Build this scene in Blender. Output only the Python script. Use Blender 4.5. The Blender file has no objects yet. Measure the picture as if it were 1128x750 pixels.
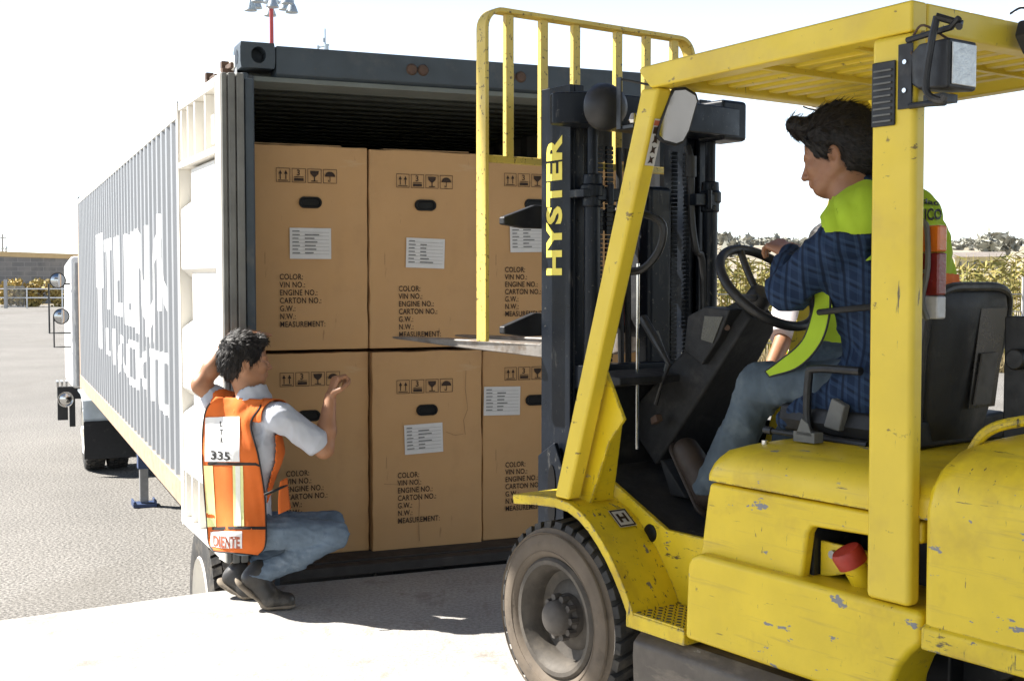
import bpy, bmesh, math, random
import numpy as np
from mathutils import Vector, Matrix
from mathutils.bvhtree import BVHTree
random.seed(7); rng = np.random.default_rng(7)
SC = bpy.context.scene
COL = SC.collection
R = math.radians

# ------------------------------------------------------------------ camera, sky, sun, exposure
CAM_H = 1.5
PITCH = math.atan(66 / 1366)
cd = bpy.data.cameras.new('camera'); cam = bpy.data.objects.new('camera', cd); COL.objects.link(cam)
cam.location = (0, 0, CAM_H); cam.rotation_euler = (R(90) - PITCH, 0, 0)
cd.sensor_width = 36; cd.lens = 1366 / 1128 * 36; cd.clip_start = 0.05; cd.clip_end = 6000
SC.camera = cam
SC.render.resolution_x = 1024; SC.render.resolution_y = 680
SUN_AZ = math.atan2(-0.962, 0.273); SUN_EL = R(46)
w = bpy.data.worlds.new('World'); SC.world = w; w.use_nodes = True
nt = w.node_tree
sky = nt.nodes.new('ShaderNodeTexSky'); sky.sky_type = 'NISHITA'; sky.sun_disc = False
sky.sun_elevation = SUN_EL; sky.sun_rotation = SUN_AZ; sky.air_density = 0.7; sky.dust_density = 0.4; sky.ozone_density = 1.0
bg = nt.nodes['Background']; bg.inputs[1].default_value = 0.05
# bright hazy band of sky low over the horizon
tcw = nt.nodes.new('ShaderNodeTexCoord'); sx = nt.nodes.new('ShaderNodeSeparateXYZ'); nt.links.new(tcw.outputs['Generated'], sx.inputs[0])
rp = nt.nodes.new('ShaderNodeValToRGB'); rp.color_ramp.elements[0].position = .10; rp.color_ramp.elements[0].color = (1, 1, 1, 1); rp.color_ramp.elements[1].position = .42; rp.color_ramp.elements[1].color = (0, 0, 0, 1); nt.links.new(sx.outputs[2], rp.inputs[0])
mx = nt.nodes.new('ShaderNodeMix'); mx.data_type = 'RGBA'; mx.blend_type = 'ADD'; mx.inputs[0].default_value = 1.0
hzc = nt.nodes.new('ShaderNodeMix'); hzc.data_type = 'RGBA'; hzc.inputs[6].default_value = (0, 0, 0, 1); hzc.inputs[7].default_value = (6.4, 6.7, 6.7, 1); nt.links.new(rp.outputs[0], hzc.inputs[0])
nt.links.new(sky.outputs[0], mx.inputs[6]); nt.links.new(hzc.outputs[2], mx.inputs[7]); nt.links.new(mx.outputs[2], bg.inputs[0])
sl = bpy.data.lights.new('sun', 'SUN'); sl.energy = 5.0; sl.angle = R(0.53); sl.color = (1, 0.955, 0.88)
so = bpy.data.objects.new('sun', sl); COL.objects.link(so); so.location = (-20, 6, 30)
sd = Vector((math.sin(SUN_AZ) * math.cos(SUN_EL), math.cos(SUN_AZ) * math.cos(SUN_EL), math.sin(SUN_EL)))
so.rotation_euler = sd.to_track_quat('Z', 'Y').to_euler()
vs = SC.view_settings; vs.view_transform = 'Standard'; vs.look = 'None'; vs.exposure = 1.68; vs.gamma = 1; vs.use_curve_mapping = False

# ------------------------------------------------------------------ frames (dock surface is z = 0)
TC, TF = R(22.8), R(36)
OC = Vector((-1.2998, 6.0, 0))                        # rear left corner of the container
uC = Vector((math.cos(TC), math.sin(TC), 0)); vC = Vector((-math.sin(TC), math.cos(TC), 0))
aF = Vector((-math.sin(TF), math.cos(TF), 0)); bF = Vector((-math.cos(TF), -math.sin(TF), 0))
FO = aF * 2.5 + bF * -3.2                             # forklift base point
def ray(px, py):
    x = (px - 564) / 1366; u = -(py - 375) / 1366
    return Vector((x, math.cos(PITCH) + u * math.sin(PITCH), -math.sin(PITCH) + u * math.cos(PITCH)))
def at(px, py, Y):                                    # world point of a pixel at distance Y
    r = ray(px, py); s = Y / r.y
    return Vector((r.x * s, Y, CAM_H + r.z * s))
def F(a, b, z): return Vector((a - 2.5, b + 3.2, z))  # forklift coordinates -> local of its Empty
def fb(px, py, b):                                    # pixel on the plane b = const, local of the forklift Empty
    r = ray(px, py); s = b / (r.x * bF.x + r.y * bF.y); p = r * s
    return F(p.x * aF.x + p.y * aF.y, b, CAM_H + r.z * s)
def fplane(px, py, c, n):                             # pixel on the plane through local point c with local normal n
    r = ray(px, py); rl = Vector((r.x * aF.x + r.y * aF.y, r.x * bF.x + r.y * bF.y, r.z)); o = F(0, 0, CAM_H)
    return o + rl * ((c - o).dot(n) / rl.dot(n))
def fa(px, py, a):
    r = ray(px, py); s = a / (r.x * aF.x + r.y * aF.y); p = r * s
    return F(a, p.x * bF.x + p.y * bF.y, CAM_H + r.z * s)

# ------------------------------------------------------------------ objects
def empty(name, label, cat, loc=(0, 0, 0), rz=0, group=None):
    o = bpy.data.objects.new(name, None); COL.objects.link(o); o.empty_display_size = .1
    o.location = loc; o.rotation_euler = (0, 0, rz); o['label'] = label; o['category'] = cat
    if group: o['group'] = group
    return o
def tag(o, label, cat, group=None):
    o['label'] = label; o['category'] = cat
    if group: o['group'] = group
    return o
def kind(o, k): o['kind'] = k; return o

class MB:
    def __init__(s): s.bm = bmesh.new()
    def poly(s, pts):
        return s.bm.faces.new([s.bm.verts.new(p) for p in pts])
    def hull8(s, P):
        v = [s.bm.verts.new(p) for p in P]
        for f in ((3, 2, 1, 0), (4, 5, 6, 7), (0, 1, 5, 4), (1, 2, 6, 5), (2, 3, 7, 6), (3, 0, 4, 7)):
            s.bm.faces.new([v[i] for i in f])
        return s
    def box(s, lo, hi):
        x0, y0, z0 = lo; x1, y1, z1 = hi
        x0, x1 = min(x0, x1), max(x0, x1); y0, y1 = min(y0, y1), max(y0, y1); z0, z1 = min(z0, z1), max(z0, z1)
        return s.hull8([(x0, y0, z0), (x1, y0, z0), (x1, y1, z0), (x0, y1, z0), (x0, y0, z1), (x1, y0, z1), (x1, y1, z1), (x0, y1, z1)])
    def prism(s, pts, off):                            # planar polygon swept by a vector
        off = Vector(off); a = [s.bm.verts.new(p) for p in pts]; b = [s.bm.verts.new(Vector(p) + off) for p in pts]
        n = len(a); fs = [s.bm.faces.new(a), s.bm.faces.new(b[::-1])]
        for i in range(n): fs.append(s.bm.faces.new((a[i], b[i], b[(i + 1) % n], a[(i + 1) % n])))
        return s
    def loft(s, rings, closed=True, cap=True):
        V = [[s.bm.verts.new(p) for p in r] for r in rings]; n = len(V[0])
        for i in range(len(V) - 1):
            for j in range(n if closed else n - 1):
                k = (j + 1) % n
                s.bm.faces.new((V[i][j], V[i][k], V[i + 1][k], V[i + 1][j]))
        if cap and closed:
            s.bm.faces.new(V[0][::-1]); s.bm.faces.new(V[-1])
        return s
    def tube(s, pts, r, n=10, closed=False, sub=0, rw=None):   # round bar; sub > 0 smooths the path; rw: flat bar half sizes
        P = [Vector(p) for p in pts]
        if sub: P = catmull(P, sub, closed)
        m = len(P); rings = []; up = None
        for i in range(m):
            if closed: d = P[(i + 1) % m] - P[i - 1]
            else: d = P[min(i + 1, m - 1)] - P[max(i - 1, 0)]
            d.normalize()
            if up is None:
                up = Vector((0, 0, 1)) if abs(d.z) < .9 else Vector((0, 1, 0))
            x = d.cross(up).normalized(); up = x.cross(d).normalized()
            rr = r[i] if isinstance(r, (list, tuple)) and len(r) == m else (r if not isinstance(r, (list, tuple)) else r[0])
            rings.append([P[i] + (x * math.cos(2 * math.pi * k / n) + up * math.sin(2 * math.pi * k / n)) * rr for k in range(n)])
        if closed:
            V = [[s.bm.verts.new(p) for p in rg] for rg in rings]
            for i in range(m):
                for k in range(n):
                    s.bm.faces.new((V[i][k], V[i][(k + 1) % n], V[(i + 1) % m][(k + 1) % n], V[(i + 1) % m][k]))
        else: s.loft(rings)
        return s
    def cyl(s, p0, p1, r0, r1=None, n=20):
        p0, p1 = Vector(p0), Vector(p1); r1 = r0 if r1 is None else r1
        q = (p1 - p0).to_track_quat('Z', 'Y').to_matrix()
        rings = [[p + q @ Vector((math.cos(2 * math.pi * k / n) * r, math.sin(2 * math.pi * k / n) * r, 0)) for k in range(n)] for p, r in ((p0, r0), (p1, r1))]
        return s.loft(rings)
    def lathe(s, prof, c, axis, n=48, close=False):    # prof: (radius, height along axis)
        c = Vector(c); q = Vector(axis).to_track_quat('Z', 'Y').to_matrix()
        rings = [[c + q @ Vector((math.cos(2 * math.pi * k / n) * r, math.sin(2 * math.pi * k / n) * r, h)) for k in range(n)] for r, h in prof]
        if close: rings.append(rings[0])
        return s.loft(rings, cap=False)
    def build(s, name, mat, parent=None, bevel=0, smooth=35, seg=2, weld=True):
        bm = s.bm
        if weld: bmesh.ops.remove_doubles(bm, verts=bm.verts, dist=1e-5)
        bmesh.ops.recalc_face_normals(bm, faces=bm.faces)
        me = bpy.data.meshes.new(name); bm.to_mesh(me); bm.free()
        return finish(name, me, mat, parent, bevel, smooth, seg)
def finish(name, me, mat, parent=None, bevel=0, smooth=35, seg=2):
    me.materials.append(mat)
    o = bpy.data.objects.new(name, me); COL.objects.link(o)
    if parent is not None: o.parent = parent
    if smooth:
        for p in me.polygons: p.use_smooth = True
        try: me.set_sharp_from_angle(angle=R(smooth))
        except Exception: pass
    if bevel:
        m = o.modifiers.new('bevel', 'BEVEL'); m.width = bevel; m.segments = seg; m.limit_method = 'ANGLE'; m.angle_limit = R(40); m.harden_normals = True
    return o
def catmull(P, sub, closed=False):
    out = []; n = len(P); rng_ = range(n if closed else n - 1)
    for i in rng_:
        p1, p2 = P[i], P[(i + 1) % n]
        p0 = P[i - 1] if (closed or i > 0) else p1 * 2 - p2
        p3 = P[(i + 2) % n] if (closed or i + 2 < n) else p2 * 2 - p1
        for k in range(sub):
            t = k / sub
            out.append(.5 * ((2 * p1) + (p2 - p0) * t + (2 * p0 - 5 * p1 + 4 * p2 - p3) * t * t + (3 * p1 - p0 - 3 * p2 + p3) * t ** 3))
    if not closed: out.append(P[-1])
    return out
def pydata(name, verts, faces, mat, parent=None, smooth=0):
    me = bpy.data.meshes.new(name); me.from_pydata([tuple(v) for v in verts], [], [tuple(f) for f in faces]); me.update()
    return finish(name, me, mat, parent, 0, smooth)
_dg = None
def text_verts(body, size, spacing=1.0, bold=0.0, ext=0.0, align='LEFT', xs=1.0, shear=0):
    c = bpy.data.curves.new('text', 'FONT'); c.body = body; c.size = size; c.space_character = spacing; c.offset = bold * size; c.extrude = ext
    c.align_x = align; c.resolution_u = 3; c.shear = shear; c.space_line = 1.0
    o = bpy.data.objects.new('text', c); COL.objects.link(o)
    dg = bpy.context.evaluated_depsgraph_get(); dg.update()
    me = bpy.data.meshes.new_from_object(o.evaluated_get(dg))
    V = [Vector((v.co.x * xs, v.co.y, v.co.z)) for v in me.vertices]; Fc = [tuple(p.vertices) for p in me.polygons]
    bpy.data.objects.remove(o); bpy.data.curves.remove(c); bpy.data.meshes.remove(me)
    return V, Fc
class Plate:                                          # flat marks gathered in one mesh, placed by origin + x,y axes
    def __init__(s): s.V = []; s.F = []
    def add(s, V, Fc, o, x, y):
        n = len(s.V); z = x.cross(y)
        s.V += [o + x * v[0] + y * v[1] + z * (v[2] if len(v) > 2 else 0) for v in V]; s.F += [tuple(i + n for i in f) for f in Fc]
    def text(s, body, size, o, x, y, **k):
        V, Fc = text_verts(body, size, **k); s.add(V, Fc, o, x, y)
    def quad(s, x0, y0, x1, y1, o, x, y): s.add([(x0, y0), (x1, y0), (x1, y1), (x0, y1)], [(0, 1, 2, 3)], o, x, y)
    def poly(s, pts, o, x, y): s.add(pts, [tuple(range(len(pts)))], o, x, y)
    def frame(s, x0, y0, x1, y1, t, o, x, y):
        s.quad(x0, y0, x1, y0 + t, o, x, y); s.quad(x0, y1 - t, x1, y1, o, x, y); s.quad(x0, y0 + t, x0 + t, y1 - t, o, x, y); s.quad(x1 - t, y0 + t, x1, y1 - t, o, x, y)
    def build(s, name, mat, parent=None): return pydata(name, s.V, s.F, mat, parent)

# ------------------------------------------------------------------ materials
def nodemat(name):
    m = bpy.data.materials.new(name); m.use_nodes = True; t = m.node_tree
    return m, t, t.nodes['Principled BSDF']
def _noise(t, scale, detail=6, rough=.6, stretch=None, coord='Object', rot=None):
    tc = t.nodes.new('ShaderNodeTexCoord'); n = t.nodes.new('ShaderNodeTexNoise')
    n.inputs['Scale'].default_value = scale; n.inputs['Detail'].default_value = detail; n.inputs['Roughness'].default_value = rough
    if stretch or rot:
        mp = t.nodes.new('ShaderNodeMapping'); mp.inputs['Scale'].default_value = stretch or (1, 1, 1)
        if rot: mp.inputs['Rotation'].default_value = rot
        t.links.new(tc.outputs[coord], mp.inputs[0]); t.links.new(mp.outputs[0], n.inputs[0])
    else: t.links.new(tc.outputs[coord], n.inputs[0])
    return n.outputs[0]
def _ramp(t, src, a, b, ca=(0, 0, 0, 1), cb=(1, 1, 1, 1)):
    r = t.nodes.new('ShaderNodeValToRGB'); r.color_ramp.elements[0].position = a; r.color_ramp.elements[1].position = b
    r.color_ramp.elements[0].color = ca; r.color_ramp.elements[1].color = cb
    t.links.new(src, r.inputs[0]); return r.outputs[0]
def _mix(t, fac, a, b, mode='MIX'):
    m = t.nodes.new('ShaderNodeMix'); m.data_type = 'RGBA'; m.blend_type = mode
    for i, v in ((0, fac), (6, a), (7, b)):
        if hasattr(v, 'is_linked') or hasattr(v, 'links'): t.links.new(v, m.inputs[i])
        else: m.inputs[i].default_value = v if not isinstance(v, tuple) or len(v) == 4 else (*v, 1)
    return m.outputs[2]
def mat(name, c, rough=.6, metal=0, var=.12, vs_=6, bump=0, bs=60, wear=(), coord='Object', spec=.5, coat=0, edge=None):
    """wear: list of (colour, scale, lo, hi, stretch) patches laid over the base colour"""
    m, t, b = nodemat(name)
    c2 = tuple(max(0, x * (1 - var)) for x in c); c3 = tuple(min(1, x * (1 + var * .6)) for x in c)
    col = _ramp(t, _noise(t, vs_, coord=coord), .32, .68, (*c2, 1), (*c3, 1))
    for wc, s, lo, hi, st in wear:
        col = _mix(t, _ramp(t, _noise(t, s, 5, .65, st, coord), lo, hi), col, (*wc, 1))
    if edge:                                             # paint worn off along real edges
        bv = t.nodes.new('ShaderNodeBevel'); bv.samples = 4; bv.inputs[0].default_value = edge[1]; ge = t.nodes.new('ShaderNodeNewGeometry'); dt = t.nodes.new('ShaderNodeVectorMath'); dt.operation = 'DOT_PRODUCT'
        t.links.new(bv.outputs[0], dt.inputs[0]); t.links.new(ge.outputs['Normal'], dt.inputs[1])
        e_ = _ramp(t, dt.outputs['Value'], .90, .995, (1, 1, 1, 1), (0, 0, 0, 1)); nz = _ramp(t, _noise(t, edge[2], 5, .7), .46, .56)
        mm = t.nodes.new('ShaderNodeMath'); mm.operation = 'MULTIPLY'; t.links.new(e_, mm.inputs[0]); t.links.new(nz, mm.inputs[1])
        col = _mix(t, mm.outputs[0], col, (*edge[0], 1))
    t.links.new(col, b.inputs['Base Color'])
    b.inputs['Metallic'].default_value = metal; b.inputs['Specular IOR Level'].default_value = spec; b.inputs['Coat Weight'].default_value = coat
    rr = _ramp(t, _noise(t, vs_ * 2.3, coord=coord), .3, .7, (max(0, rough - .1),) * 3 + (1,), (min(1, rough + .1),) * 3 + (1,))
    t.links.new(rr, b.inputs['Roughness'])
    if bump:
        bp = t.nodes.new('ShaderNodeBump'); bp.inputs['Strength'].default_value = bump; bp.inputs['Distance'].default_value = .01
        t.links.new(_noise(t, bs, 4, .6, coord=coord), bp.inputs['Height']); t.links.new(bp.outputs[0], b.inputs['Normal'])
    return m
YEL = (.72, .525, .015)
M = {}
M['yellow'] = mat('worn yellow paint', YEL, .40, 0, .10, 5, .05, 90, wear=[((.47, .31, .02), 3.2, .56, .78, None), ((.50, .35, .03), 17, .57, .74, (.16, 1, 2.6)), ((.16, .10, .02), 26, .67, .70, (.18, 1, 2.6)), ((.20, .20, .21), 15, .655, .668, (.55, 1, 1.3)), ((.14, .10, .03), 60, .66, .70, (1, 1, .25))], edge=((.13, .10, .05), .010, 45))
M['yellow2'] = mat('scuffed yellow paint', YEL, .45, 0, .14, 6, .08, 90, wear=[((.42, .26, .015), 4, .50, .75, None), ((.10, .08, .03), 40, .61, .67, (1, 1, .22)), ((.16, .15, .14), 20, .64, .66, (.6, 1, 1)), ((.10, .075, .03), 55, .62, .68, (.22, 1, 1))], edge=((.12, .11, .09), .012, 40))
M['yellow3'] = mat('yellow guard paint', (.72, .53, .035), .42, 0, .08, 4, .04, 80, wear=[((.22, .15, .03), 30, .66, .70, (.6, .6, 1)), ((.52, .36, .05), 2.2, .52, .8, None), ((.12, .09, .04), 50, .66, .70, (1, 1, .12))])
M['yellow4'] = mat('speckled yellow paint', (.60, .45, .09), .5, 0, .1, 5, .1, 60, wear=[((.12, .08, .03), 60, .585, .64, None), ((.5, .36, .08), 5, .55, .75, None)])
M['black'] = mat('black paint', (.018, .02, .023), .42, 0, .2, 8, .05, 60, wear=[((.09, .085, .075), 25, .62, .75, None)])
M['mast'] = mat('oily dark blue paint', (.006, .0085, .0135), .36, 0, .3, 7, .04, 50, wear=[((.045, .045, .045), 30, .60, .70, (1, 1, .25)), ((.07, .07, .065), 60, .64, .68, None)], spec=.2)
M['plastic'] = mat('black plastic', (.012, .012, .013), .5, 0, .2, 12, .06, 140, wear=[((.06, .055, .05), 9, .58, .8, None)])
M['cab_dark'] = mat('dark cab lining', (.009, .009, .0095), .7, 0, .2, 12, .1, 80, wear=[((.05, .045, .04), 7, .55, .8, None)])
M['mat_floor'] = mat('dusty rubber mat', (.018, .017, .0165), .85, 0, .3, 14, .15, 120, wear=[((.05, .045, .04), 8, .5, .8, None)])
M['steel'] = mat('worn fork steel', (.34, .31, .28), .45, .75, .25, 9, .1, 70, wear=[((.16, .11, .07), 8, .52, .7, None)])
M['chrome'] = mat('polished rod steel', (.62, .62, .62), .16, 1, .05, 8)
M['galv'] = mat('dull grey metal', (.30, .30, .30), .45, .6, .15, 14)
M['tyre'] = mat('dusty black rubber', (.030, .029, .028), .8, 0, .25, 16, .12, 90, wear=[((.11, .095, .075), 10, .5, .75, None)])
M['tyre_side'] = mat('brown dusty tyre wall', (.125, .098, .072), .85, 0, .18, 7, .08, 80, wear=[((.06, .048, .037), 9, .5, .75, None), ((.17, .14, .10), 14, .62, .8, None)])
M['rim'] = mat('dusty wheel rim', (.075, .064, .052), .65, .1, .3, 14, .1, 60, wear=[((.12, .10, .075), 7, .52, .78, None)])
M['hub'] = mat('dusty hub', (.085, .075, .066), .75, .1, .2, 14, .1, 60)
M['tank'] = mat('mud stained side tank', (.095, .080, .066), .55, 0, .3, 7, .15, 40, wear=[((.22, .18, .14), 9, .53, .72, (.4, 1, 1.4)), ((.30, .28, .25), 16, .68, .72, (.5, 1, 1.2))])
M['card'] = mat('brown corrugated cardboard', (.485, .288, .130), .82, 0, .05, 3, .06, 160, wear=[((.37, .215, .10), 2.1, .54, .82, None), ((.33, .19, .09), 24, .66, .72, (1, 1, .15)), ((.50, .33, .18), 9, .66, .72, (.2, 1, 1))])
M['card2'] = mat('pale cardboard flap', (.43, .26, .125), .85, 0, .08, 5, .08, 160)
M['ink'] = mat('dark brown printing ink', (.035, .018, .010), .8, 0, .35, 60)
M['paper'] = mat('white label paper', (.62, .61, .60), .7, 0, .05, 12)
M['ink_grey'] = mat('grey label print', (.20, .20, .20), .8, 0, .2, 60)
M['hole'] = mat('black handle insert', (.006, .006, .0065), .4, 0, .2, 10, spec=.2)
M['cblue'] = mat('faded dark blue container paint', (.042, .056, .070), .55, 0, .18, 5, .06, 60, wear=[((.13, .065, .03), 12, .66, .76, None), ((.10, .10, .095), 4, .55, .8, None)])
M['cside'] = mat('grey container paint', (.225, .235, .25), .55, 0, .06, 2, .04, 50, wear=[((.19, .195, .205), 3, .6, .8, (1, 1, .3))])
M['cwhite'] = mat('white container paint', (.70, .675, .62), .5, 0, .05, 3, .03, 60, wear=[((.62, .55, .44), 7, .62, .8, (1, 1, .4))])
M['cletter'] = mat('white lettering paint', (.90, .90, .89), .5, 0, .03, 4)
M['crail'] = mat('rusty tan rail', (.40, .29, .20), .7, 0, .18, 6, .1, 50, wear=[((.34, .19, .10), 9, .55, .75, None)])
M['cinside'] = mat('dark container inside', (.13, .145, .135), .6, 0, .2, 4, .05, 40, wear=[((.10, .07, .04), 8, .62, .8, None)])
M['gasket'] = mat('grey rubber gasket', (.15, .15, .14), .7, 0, .2, 9, .08, 60)
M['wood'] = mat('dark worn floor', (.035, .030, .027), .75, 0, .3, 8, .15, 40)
M['rust'] = mat('rusty steel', (.085, .05, .034), .8, 0, .3, 14, .15, 60)
M['glass_mirror'] = mat('mirror glass', (.46, .48, .50), .03, 1, .02, 2)
M['red'] = mat('red cap plastic', (.36, .028, .014), .55, 0, .2, 20, .1, 60)
M['t_orange'] = mat('amber lens', (.55, .13, .012), .2, 0, .15, 30, .1, 120)
M['t_red'] = mat('dark red lens', (.17, .016, .016), .2, 0, .2, 30, .1, 120)
M['t_clear'] = mat('clear grey lens', (.42, .42, .43), .2, 0, .15, 30, .1, 120)
M['lens'] = mat('ribbed lamp glass', (.52, .52, .50), .15, .3, .2, 40, .2, 90)
M['white_p'] = mat('white truck paint', (.80, .80, .79), .35, 0, .04, 3)
M['blue_leg'] = mat('dark blue leg paint', (.035, .06, .14), .5, 0, .2, 8, .05, 60)
M['redpole'] = mat('red pole paint', (.42, .06, .06), .55, 0, .1, 3)
M['lampgrey'] = mat('pale lamp housing', (.40, .46, .50), .4, .3, .1, 6)
M['grate'] = mat('seat black vinyl', (.010, .010, .011), .58, 0, .2, 9, .08, 120, wear=[((.05, .048, .045), 12, .6, .75, None)])
M['decal'] = mat('decal white', (.55, .53, .50), .5, 0, .08, 20)
M['dec_red'] = mat('decal red ink', (.40, .10, .05), .6, 0, .1, 20)
M['yletter'] = mat('yellow lettering', (.80, .66, .10), .5, 0, .06, 20)
M['wire'] = mat('pale cable', (.75, .77, .78), .6, 0, .05, 3)
M['pole_grey'] = mat('grey pole', (.42, .41, .40), .7, 0, .1, 3)

# ================================================================== SETTING
def groundmat(name, c, s1, fine, contrast, bump, stains=()):
    m, t, b = nodemat(name)
    col = _ramp(t, _noise(t, s1, 5, .6), .3, .7, (*[x * .86 for x in c], 1), (*[min(1, x * 1.1) for x in c], 1))
    f = _ramp(t, _noise(t, fine, 3, .7), .40, .60, (1 - contrast,) * 3 + (1,), (1 + contrast * .5,) * 3 + (1,))
    col = _mix(t, 1.0, col, f, 'MULTIPLY')
    for sc, s, lo, hi, st in stains: col = _mix(t, _ramp(t, _noise(t, s, 5, .65, st), lo, hi), col, (*sc, 1))
    t.links.new(col, b.inputs['Base Color']); b.inputs['Roughness'].default_value = .9; b.inputs['Specular IOR Level'].default_value = .25
    bp = t.nodes.new('ShaderNodeBump'); bp.inputs['Strength'].default_value = bump; bp.inputs['Distance'].default_value = .02
    t.links.new(_noise(t, fine, 3, .7), bp.inputs['Height']); t.links.new(bp.outputs[0], b.inputs['Normal'])
    return m
M['asphalt'] = groundmat('gravelly grey asphalt', (.215, .204, .188), .35, 38, .62, .7, [((.13, .12, .105), .22, .55, .75, (1, .3, 1))])
M['concrete'] = groundmat('dock concrete', (.37, .355, .333), 1.6, 60, .22, .25, [((.20, .18, .16), 3.2, .56, .74, (1, 1, 1)), ((.25, .225, .195), 11, .58, .72, (1, .3, 1)), ((.43, .41, .38), 7, .62, .74, (.3, 1, 1))])
M['soil'] = groundmat('dry soil', (.28, .23, .15), .08, 3, .25, .3)
M['hill'] = groundmat('dry hillside', (.30, .26, .20), .012, .06, .22, .1, [((.22, .22, .13), .02, .56, .62, (1, 3, 1)), ((.40, .35, .27), .03, .6, .66, (1, 3, 1))])

g = MB(); g.poly([(-2500, -400, -1.012), (2500, -400, -1.012), (2500, 3500, -1.012), (-2500, 3500, -1.012)])
kind(g.build('ground', M['soil'], smooth=0), 'structure')
g = MB(); g.poly([(-160, -60, -1.0), (110, -60, -1.0), (110, 33.5, -1.0), (3.5, 33.5, -1.0), (3.5, 60, -1.0), (-20, 128, -1.0), (-160, 128, -1.0)])
kind(g.build('asphalt_yard', M['asphalt'], smooth=0), 'structure')
def CW(u, v, z=0): return OC + uC * u + vC * v + Vector((0, 0, z))
p1, p2 = CW(-.16, .0), CW(4.6, .0)
g = MB(); edge = [(-12, -.62), (p1.x - .02, p1.y), (p2.x, p2.y), (5.2, -18), (-12, -18)]
g.prism([(x, y, -1.0) for x, y in edge], (0, 0, 1.0))
kind(g.build('dock_platform', M['concrete'], bevel=.02, smooth=0), 'structure')

# hills with their far trees, corn field
def hz(x, y):
    k = min(1, max(0, (x / max(y, 1) + .02) / .14)); k = k * k * (3 - 2 * k)
    r = max(0, y - 90); h = .0335 * r if y < 950 else .0335 * 860 - (y - 950) * .05
    n = math.sin(x * .013 + 1) * 2.2 + math.sin(x * .031 + y * .01) * 1.2
    return -1.03 + k * (h + n * min(1, r / 300))
xs = np.linspace(-150, 900, 90); ys = np.concatenate([np.linspace(80, 300, 12), np.linspace(340, 1200, 26)])
V = [(x, y, hz(x, y)) for y in ys for x in xs]; n = len(xs)
Fc = [(j * n + i, j * n + i + 1, (j + 1) * n + i + 1, (j + 1) * n + i) for j in range(len(ys) - 1) for i in range(n - 1)]
kind(pydata('hills', V, Fc, M['hill'], smooth=60), 'structure')
M['fartree'] = mat('far grey green trees', (.30, .295, .25), .9, 0, .35, .3)  # distance haze is put into this pale leaf colour
def leafcloud(pts, size, jitter=1.0):                  # small random triangles/quads round given points
    pts = np.asarray(pts, float); n = len(pts)
    d1 = rng.normal(size=(n, 3)); d1 /= np.linalg.norm(d1, axis=1)[:, None]
    d2 = rng.normal(size=(n, 3)); d2 -= (d1 * d2).sum(1)[:, None] * d1; d2 /= np.linalg.norm(d2, axis=1)[:, None]
    s = size * (1 + jitter * (rng.random((n, 1)) - .5))
    V = np.stack([pts - d1 * s, pts + d2 * s * .55, pts + d1 * s, pts - d2 * s * .55], 1).reshape(-1, 3)
    return V, [(4 * i, 4 * i + 1, 4 * i + 2, 4 * i + 3) for i in range(n)]
P = []
for k in range(420):
    y = random.choice([random.uniform(880, 950)] * 3 + [random.uniform(260, 880)]); x = y * random.uniform(.12, .46)
    if y < 880 and random.random() < .45: continue
    hh = random.uniform(2.5, 6.5); ww = hh * random.uniform(.4, .7); c = np.array([x, y, hz(x, y) + hh * .55])
    q = rng.normal(size=(46, 3)); q /= np.linalg.norm(q, axis=1)[:, None]; q *= rng.random((46, 1)) ** .4
    P.append(c + q * [ww, ww, hh * .55])
V, Fc = leafcloud(np.concatenate(P), 1.5)
kind(pydata('distant_trees', V, Fc, M['fartree']), 'stuff')

m, t, b = nodemat('dry corn leaves')
col = _ramp(t, _noise(t, .9, 4, .7), .25, .75, (.06, .10, .012, 1), (.29, .24, .05, 1))
col = _mix(t, _ramp(t, _noise(t, 7, 3, .6), .4, .62), col, (.27, .205, .055, 1)); t.links.new(col, b.inputs['Base Color']); b.inputs['Roughness'].default_value = .8
M['corn'] = m
V = []; Fc = []
def blade(p, q, w_):
    p = np.array(p); q = np.array(q); d = q - p; s = np.cross(d, [rng.normal(), rng.normal(), .2]); s = s / (np.linalg.norm(s) + 1e-6) * w_; n = len(V)
    V.extend([p - s * .5, p + s * .5, q + s * .12, q - s * .12]); Fc.append((n, n + 1, n + 2, n + 3))
for row in range(16):
    y0 = 36.2 + row * .8
    for k in range(int(30 / .33)):
        x0 = 2 + k * .33 + random.uniform(-.12, .12); yy = y0 + random.uniform(-.15, .15)
        if x0 / yy > .47 or x0 / yy < .09: continue
        h = random.uniform(2.7, 3.35); b0 = (x0, yy, -1.0); tp = (x0 + random.gauss(0, .1), yy + random.gauss(0, .1), -1 + h)
        blade(b0, tp, .05)
        for j in range(9 if row < 5 else 5):
            f = random.uniform(.12, 1) if row < 5 else random.uniform(.6, 1.02)
            st = [b0[i] + (tp[i] - b0[i]) * f for i in range(3)]; a_ = random.uniform(0, 6.28); L = random.uniform(.35, .75)
            blade(st, (st[0] + math.cos(a_) * L * .7, st[1] + math.sin(a_) * L * .5, st[2] + random.uniform(-.35, .35)), .075)
kind(pydata('corn_field', V, Fc, M['corn']), 'stuff')
M['drygrass'] = mat('dry yellow grass', (.40, .32, .17), .9, 0, .3, 3)
V = []; Fc = []
for k in range(9000):
    y0 = 33.6 + abs(random.gauss(0, 1.2)); x0 = random.uniform(.1, .46) * y0; h = random.uniform(.15, .55)
    blade((x0, y0, -1.01), (x0 + random.gauss(0, .12), y0 + random.gauss(0, .1), -1 + h), .035)
kind(pydata('dry_grass', V, Fc, M['drygrass']), 'stuff')

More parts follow.
